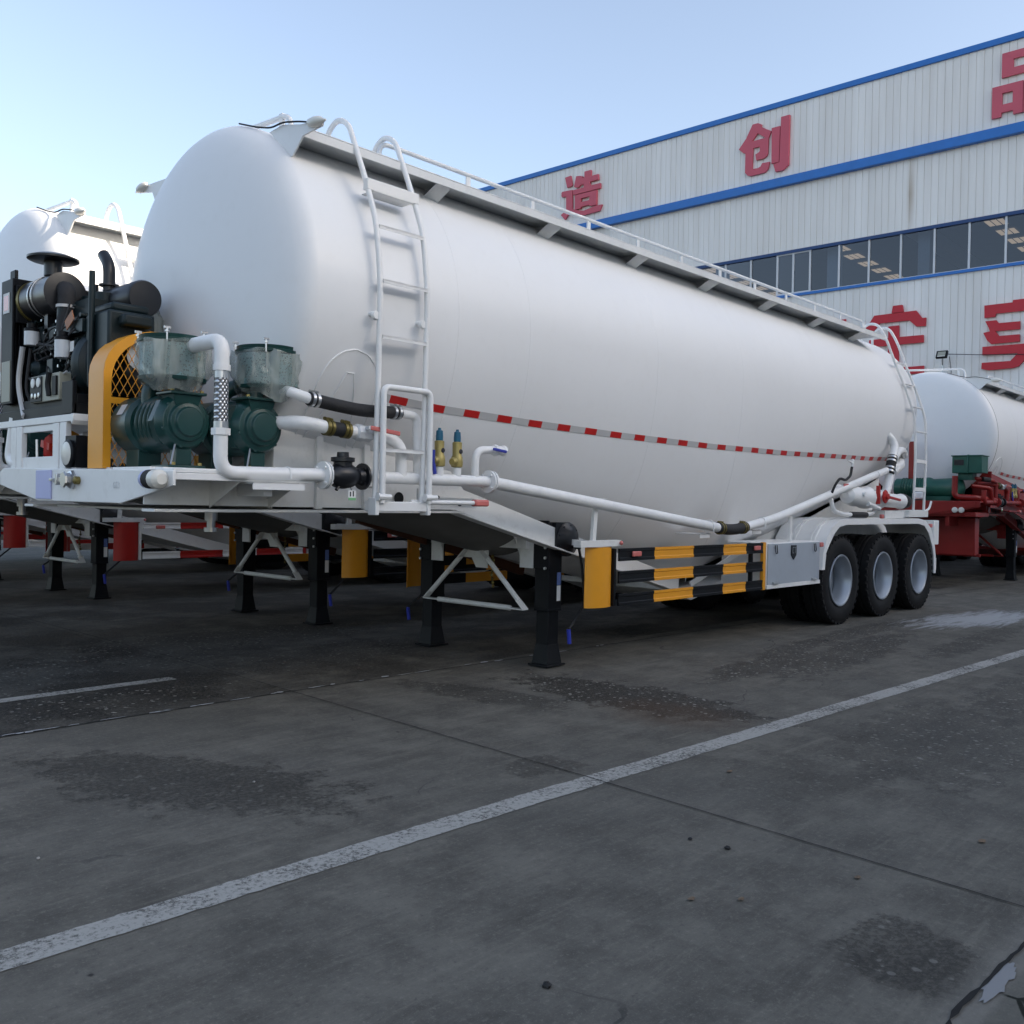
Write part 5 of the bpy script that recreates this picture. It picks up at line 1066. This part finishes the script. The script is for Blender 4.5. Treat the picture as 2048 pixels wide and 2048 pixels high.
# roots blowers
def blower(x, y, z, fx):
    g_ = 'green_paint'
    b = MB()
    b.lathe((x, y, z), (0, 1, 0), [(-.02, .06), (-.018, .085), (0, .09), (.005, .115), (.03, .12), (.035, .15), (.08, .175), (.10, .178)], 28)
    b.lathe((x, y+.10, z), (0, 1, 0), [(0, .185), (.06, .185)], 8)
    for k in range(4): b.lathe((x, y+.19+k*.055, z), (0, 1, 0), [(0, .15), (.006, .168), (.018, .168), (.024, .15)], 26)
    b.lathe((x, y+.10, z-.03), (0, 1, 0), [(0, .15), (.34, .15)], 24); b.lathe((x, y+.10, z+.04), (0, 1, 0), [(0, .14), (.34, .14)], 24)
    b.lathe((x-.01, y+.42, z), (0, 1, 0), [(0, .16), (.02, .185), (.22, .185), (.26, .17), (.28, .10)], 30)
    b.hexa([(x-.07, y+.03, z+.09), (x+.07, y+.03, z+.09), (x+.07, y+.17, z+.09), (x-.07, y+.17, z+.09), (x-.095, y+.02, z+.165), (x+.095, y+.02, z+.165), (x+.095, y+.18, z+.165), (x-.095, y+.18, z+.165)]); b.box(x-.115, x+.115, y+.0, y+.20, z+.165, z+.182)
    b.box(x-.05, x+.05, y+.06, y+.14, z-.26, z-.15); b.box(x-.14, x+.10, y-.02, y+.20, z-.285, z-.262); b.box(x-.10, x+.05, y+.45, y+.62, z-.285, z-.15)
    b.tube([(x-.06, y+.40, z+.10), (x-.06, y+.40, z+.24), (x+.06, y+.34, z+.29)], .05, bend=.12, n=12)
    for k in range(6):
        a = k*math.pi/3+.3; b.cyl((x+.15*math.cos(a), y+.05, z+.15*math.sin(a)), (x+.15*math.cos(a), y+.035, z+.15*math.sin(a)), .012, n=6)
    bo = b.build('blower', g_, tr, bev=.004)
    for dx in (-.095, .095): b = MB(); b.cyl((x+dx, y+.03, z+.182), (x+dx, y+.03, z+.195), .012, n=6); b.build('bolt', 'brass', bo)
    for dx in (-.1, .07): b = MB(); b.cyl((x+dx, y+.0, z-.262), (x+dx, y+.0, z-.245), .014, n=6); b.build('bolt', 'brass', bo)
    b = MB()
    b.cyl((x-.12, y-.01, z-.26), (x-.06, y+.05, z-.12), .006, n=6); b.build('tie_rod', 'steel', bo)
    b = MB(); b.prism([(-.05, -.045), (.05, -.045), (.05, .045), (-.05, .045)], lambda u, v, d: (x-.01 - .187*math.cos(.5+v*4.5)-d, y+.53+u*.8, z+.187*math.sin(.5+v*4.5)), .0, .002); b.build('name_plate', 'tape_silver', bo)
    # intake silencer drum
    xb = x; x = x+fx; zt0 = z+.195; b = MB(); b.cyl((xb, y+.10, z+.16), (xb, y+.10, zt0+.03), .05, n=16); b.lathe((x, y+.12, zt0+.02), (0, 0, 1), [(0, .10), (.03, .195), (.05, .20)], 36); b.lathe((x, y+.12, zt0+.265), (0, 0, 1), [(0, .19), (.01, .205), (.025, .207), (.03, .19), (.05, .195), (.055, .17), (.062, .03)], 36); fm = b.build('intake_filter', g_, tr)
    b = MB(); b.lathe((x, y+.12, zt0+.05), (0, 0, 1), [(0, .19), (.23, .19)], 48, cap=False); b.build('filter_screen', 'perforated_drum', fm)
    for a in (-2.2, -1.0, .6, 2.4):
        b = MB(); c = Vector((x+.205*math.cos(a), y+.12+.205*math.sin(a), zt0+.265)); b.cyl(c, c+Vector((0, 0, .075)), .006, n=6); b.beam(c+Vector((-.02, 0, .08)), c+Vector((.02, 0, .08)), .008, .014); b.cyl(c+Vector((0, 0, .055)), c+Vector((0, 0, .063)), .014, n=6)
        b.build('wing_nut', 'steel', fm)
    rnd = random.Random(int(x*100)); wr = MB(); prv = None; NR = 15; ph = [rnd.uniform(0, 6) for _ in range(8)]
    for i in range(NR):
        t = i/(NR-1); q = []
        for k in range(60):
            a = 2*math.pi*k/60; rr = .212 + .016*math.sin(3*a+ph[0]+2*t) + .012*math.sin(7*a+ph[1]-3*t) + .007*math.sin(13*a+ph[2]+5*t)
            if a > 3.4 and a < 4.2: rr += .05*math.sin((a-3.4)/.8*math.pi)*(1 if t < .8 else .4)
            drop = .05*math.sin(2*a+ph[3]) + .03*math.sin(5*a+ph[4])
            zz = zt0+.28-(.27+.035*math.sin(2*a+ph[3])+.02*math.sin(5*a+ph[4]))*t*1.0 + .012*math.sin(4*a+ph[5])*(1-t); rr *= 1-.16*max(0, t-.72)/.28
            rr += rnd.uniform(-.003, .0035); a += rnd.uniform(-.02, .02); zz += rnd.uniform(-.004, .004)
            q.append(wr._v((x+rr*math.cos(a), y+.12+rr*math.sin(a), zz)))
        if prv: wr.bridge(prv, q)
        prv = q
    wr.build('plastic_wrap', 'plastic_wrap', fm, sharp=28)
blower(2.81, 5.30, 1.89, -.05); blower(3.21, 5.12, 1.88, .10)
b = MB(); b.box(2.60, 2.70, 5.36, 5.86, 1.60, 1.615); b.box(2.60, 2.70, 5.92, 6.2, 1.60, 1.615); b.box(2.6, 3.4, 5.2, 5.3, 1.598, 1.61); b.build('mounting_rail', 'white_paint', tr)
b = MB(); b.lathe((3.16, 6.50, 2.50), (0, .05, 1), [(0, .05), (.06, .075), (.14, .06), (.2, .07), (.27, .035), (.31, .012)], 14)
for v in b.bm.verts: v.co += Vector((random.uniform(-.012, .012), random.uniform(-.02, .02), 0))
b.build('plastic_film', 'plastic_wrap', tr, sharp=180)
# braided hose and its elbows
HX = 2.82
b = MB(); b.tube([(HX-.05, 5.36, 2.33), (HX-.02, 5.20, 2.345), (HX, PY, 2.35), (HX, PY, 2.185)], .044, bend=.10, n=16); b.cyl((HX, PY, 2.17), (HX, PY, 2.205), .050, n=20); bh = b.build('riser_pipe', 'white_paint', tr)
b = MB(); b.cyl((HX, PY, 1.80), (HX, PY, 1.84), .054, n=6); b.build('union_nut', 'white_paint', bh)
b = MB(); b.cyl((HX, PY, 1.845), (HX, PY, 2.17), .041, n=24); b.build('braided_hose', 'braided_steel', bh)
for z in (1.858, 2.148):
    b = MB(); b.cyl((HX, PY, z-.020), (HX, PY, z+.020), .043, n=24); b.build('hose_sleeve', 'steel', bh)
b = MB(); b.tube([(2.62, 7.56, 2.0), (2.60, 7.60, 1.70), (2.60, 7.50, 1.66), (2.62, 7.42, 1.66)], .05, bend=.08, n=14); b.build('riser_pipe', 'white_paint', tr)
ORG = Vector((0, 0, 0))

# ---------------------------------------------------------------- the other trailers: copies
def kids(o): return [c for c in bpy.data.objects if c.parent == o]
CH = {}
for o in bpy.data.objects:
    if o.parent: CH.setdefault(o.parent.name, []).append(o)
REMAT = {}
def remat(me, mp):
    key = (me.name, tuple(sorted(mp.items())))
    if key not in REMAT:
        m2 = me.copy()
        for i, m in enumerate(m2.materials):
            if m.name in mp: m2.materials[i] = MAT[mp[m.name]]
        REMAT[key] = m2
    return REMAT[key]
def copy_tree(o, parent=None, skip=(), mp=None, mpskip=()):
    c = o.copy(); COL.objects.link(c)
    if parent: c.parent = parent
    if mp and o.type == 'MESH' and o.name.split('.')[0] not in mpskip and any(m and m.name in mp for m in o.data.materials): c.data = remat(o.data, mp)
    for ch in CH.get(o.name, []):
        if ch.name.split('.')[0] in skip: continue
        copy_tree(ch, c, skip, None if o.name.split('.')[0] in mpskip else mp, mpskip)
    return c
def trailer_copy(dx, dy, label, **k):
    sc_ = k.pop('scale', 1.0); c = copy_tree(tr, None, **k); c.location = T0 + Vector((dx, dy, 0)); c.scale = (sc_,)*3; c['label'] = label; return c
trailer_copy(-.06, 3.52, 'white tanker trailer beside the nearest one, its tank side bright in the sun', scale=1.03)
def red_guards(c, off):
    global ORG
    ORG = T0.copy()
    for sd in (-1, 1): side_guard(c, sd, 'white_paint', 'red_paint', 'red_paint', 'white')
    ORG = Vector((0, 0, 0))
SK = ('side_guard', 'engine', 'radiator', 'air_filter', 'muffler', 'belt_guard', 'blower', 'intake_filter', 'control_box', 'engine_base', 'engine_stand', 'clutch_housing', 'support_post', 'hanging_tag', 'manhole_cover')
c = trailer_copy(-.72, 7.50, 'white tanker trailer with red and white side guard, beyond two yellow-guarded ones', skip=SK); red_guards(c, 0)
c = trailer_copy(-.85, 11.2, 'white tanker trailer at the far left edge with a red end panel by its leg', skip=SK); red_guards(c, 0)
c = trailer_copy(-.9, 15.0, 'white tanker trailer farthest back in the row, seen only between the black legs', skip=SK); red_guards(c, 0)
# red-framed trailer in the next row
red = {'white_paint': 'chassis_red', 'frame_white': 'chassis_red', 'grey_paint': 'chassis_red', 'orange_paint': 'red_paint'}
SKE = SK + ('front_beam', 'deck', 'riser_pipe', 'mounting_rail', 'front_ladder', 'rear_ladder', 'vent_pipe', 'hanging_chain')
DX, DY = 15.0, .30
c = trailer_copy(DX, DY, 'white tank trailer on a red chassis with a green compressor at the front', skip=SKE, mp=red, mpskip=('tank', 'walkway', 'handrail', 'wheel', 'lamp_bracket'))
side = c; ORG = T0.copy(); seam(3.48, wd=.008, par=c, m='rubber')
b = MB(); b.prism([(4.92, 1.60), (4.92, 1.50), (5.5, 1.36), (6.9, 1.36), (7.5, 1.50), (7.5, 1.60)], YZ, 2.515, 2.535); b.box(2.536, 3.46, 4.95, 7.4, 1.575, 1.598); b.prism([(5.0, 1.59), (5.7, 1.59), (5.7, 1.37), (5.0, 1.5)], YZ, 2.50, 2.512)
fb = b.build('front_beam', 'chassis_red', c, bev=.003)
b = MB(); b.box(3.40, 3.42, 5.0, 7.4, 1.40, 2.15); b.prism([(3.42, 1.5), (3.42, 2.15), (5.2, 1.95), (7.2, 1.6), (7.2, 1.0), (5.2, 1.4)], XZ, 5.08, 5.10); b.box(2.9, 3.0, 6.2, 6.3, 1.6, 2.7); b.box(2.9, 3.0, 7.0, 7.1, 1.6, 2.7); b.prism([(6.1, 1.6), (6.3, 1.6), (6.9, 2.4), (6.9, 2.6)], YZ, 3.3, 3.32); b.build('skirt_plate', 'chassis_red', c, bev=.003)
b = MB(); b.box(3.3, 3.34, 5.2, 7.2, .78, 1.42); b.box(2.6, 3.3, 5.45, 5.52, 1.15, 1.57); b.box(2.6, 3.3, 6.85, 6.92, 1.15, 1.57); b.prism([(4.98, 1.5), (5.45, 1.2), (5.45, .85), (5.25, .85), (5.2, 1.25), (4.98, 1.4)], YZ, 3.2, 3.29); b.beam((3.2, 5.1, .62), (3.2, 7.3, .62), .05, .05); b.build('cross_member', 'chassis_red', c, bev=.003)
for y in (5.33, 5.22):
    b = MB(); b.lathe((2.513, y, 1.44), (-1, 0, 0), [(0, .05), (.02, .05), (.03, .03)], 16); b.build('marker_lamp', 'lens_white', fb)
b = MB(); b.lathe((2.95, 6.55, 1.83), (0, -1, 0), [(0, .10), (.03, .18), (.55, .18), (.58, .20), (.64, .20), (.70, .17), (1.05, .19), (1.10, .22), (1.16, .22), (1.2, .15), (1.24, .05)], 28); b.box(2.8, 3.1, 5.5, 6.4, 1.6, 1.68)
for k in range(9): b.lathe((2.95, 6.40-.05*k, 1.83), (0, -1, 0), [(0, .195), (.012, .195)], 24)
b.box(2.84, 3.06, 5.15, 5.4, 1.98, 2.12); cmp_ = b.build('compressor', 'compressor_green', c, bev=.004)
b = MB(); b.box(2.76, 3.12, 4.98, 5.48, 2.10, 2.41); b.box(2.74, 3.14, 5.20, 5.22, 2.085, 2.43); b.box(2.74, 3.14, 4.96, 5.50, 2.40, 2.42); b.build('filter_box', 'compressor_green', cmp_, bev=.012)
b = MB(); b.box(2.752, 2.758, 5.28, 5.44, 2.24, 2.34); b.build('name_plate', 'gloss_black', cmp_)
b = MB(); b.box(2.60, 2.75, 5.92, 6.12, 1.62, 1.76); b.build('rag', 'paper', fb, bev=.03)
b = MB(); b.tube([(2.75, 5.42, 2.05), (2.75, 5.42, 1.68), (2.9, 5.1, 1.66), (3.5, PY, 1.62)], .05, bend=.08, n=12); b.tube([(2.95, 5.2, 2.02), (3.3, PY, 1.98), (3.5, PY, 1.95), (3.5, PY, 1.6)], .035, bend=.07, n=10); b.tube([(2.95, 5.2, 1.88), (3.2, PY, 1.84), (3.3, PY, 1.6)], .035, bend=.07, n=10); b.build('red_pipe', 'chassis_red', c)
b = MB(); b.cyl((3.08, 5.06, 2.0), (3.22, 4.98, 1.99), .045, n=12); b.build('rubber_sleeve', 'rubber', c)
b = MB(); b.box(3.05, 3.28, 5.15, 7.2, .62, 1.30); b.box(2.56, 3.3, 5.0, 7.3, 1.32, 1.40); b.build('air_tank_box', 'chassis_red', c, bev=.01)
ORG = Vector((0, 0, 0))
trailer_copy(DX+.2, DY+3.7, 'red-framed tanker trailer behind the red one at the right, mostly hidden', skip=SKE, mp=red, mpskip=('tank', 'walkway', 'handrail', 'wheel', 'lamp_bracket'))

# ---------------------------------------------------------------- small litter on the concrete
for i, (x, y, s, lab) in enumerate(((2.97, 1.84, .022, 'curled brown leaf on bare concrete in front of the painted line'), (3.10, 1.71, .02, 'flat brown leaf right of the curled one on the concrete'), (4.40, 1.27, .03, 'brown leaf near the right edge of the yard by the joint'), (4.54, 2.59, .026, 'brown leaf just in front of the painted line'), (3.61, 1.49, .022, 'dark leaf between the joint and the wet stain'))):
    b = MB(); pts = []
    for k in range(10):
        a = 2*math.pi*k/10; pts.append((x+math.cos(a)*s*(1 if k % 2 else .7), y+math.sin(a)*s*.5, 0.005+.004*abs(math.cos(a))))
    b.face(pts); tag(b.build('leaf', 'leaf', smooth=False), lab, 'leaf', 'dry leaves on the concrete')
for i, (x, y, s, m, lab) in enumerate(((3.5, 2.18, .011, 'tar', 'small black lump on the concrete beyond the larger one'), (3.52, 2.01, .015, 'tar', 'larger black lump on the concrete in front of the painted line'), (2.13, 1.81, .016, 'tar', 'black lump alone near the bottom edge of the yard'), (1.44, 3.87, .008, 'pebble', 'pale pebble between painted line and joint at left'), (2.59, 4.17, .008, 'pebble', 'pale pebble on the dark speckled stain'))):
    b = MB(); b.sphere((0, 0, 0), 1, 5, (1, 1, .6))
    for v in b.bm.verts: v.co *= random.uniform(.75, 1.15)
    for v in b.bm.verts: v.co = Vector((v.co.x*s, v.co.y*s, v.co.z*s))
    o = b.build('lump' if m == 'tar' else 'pebble', m, None); o.location = (x, y, .006); tag(o, lab, 'stone')
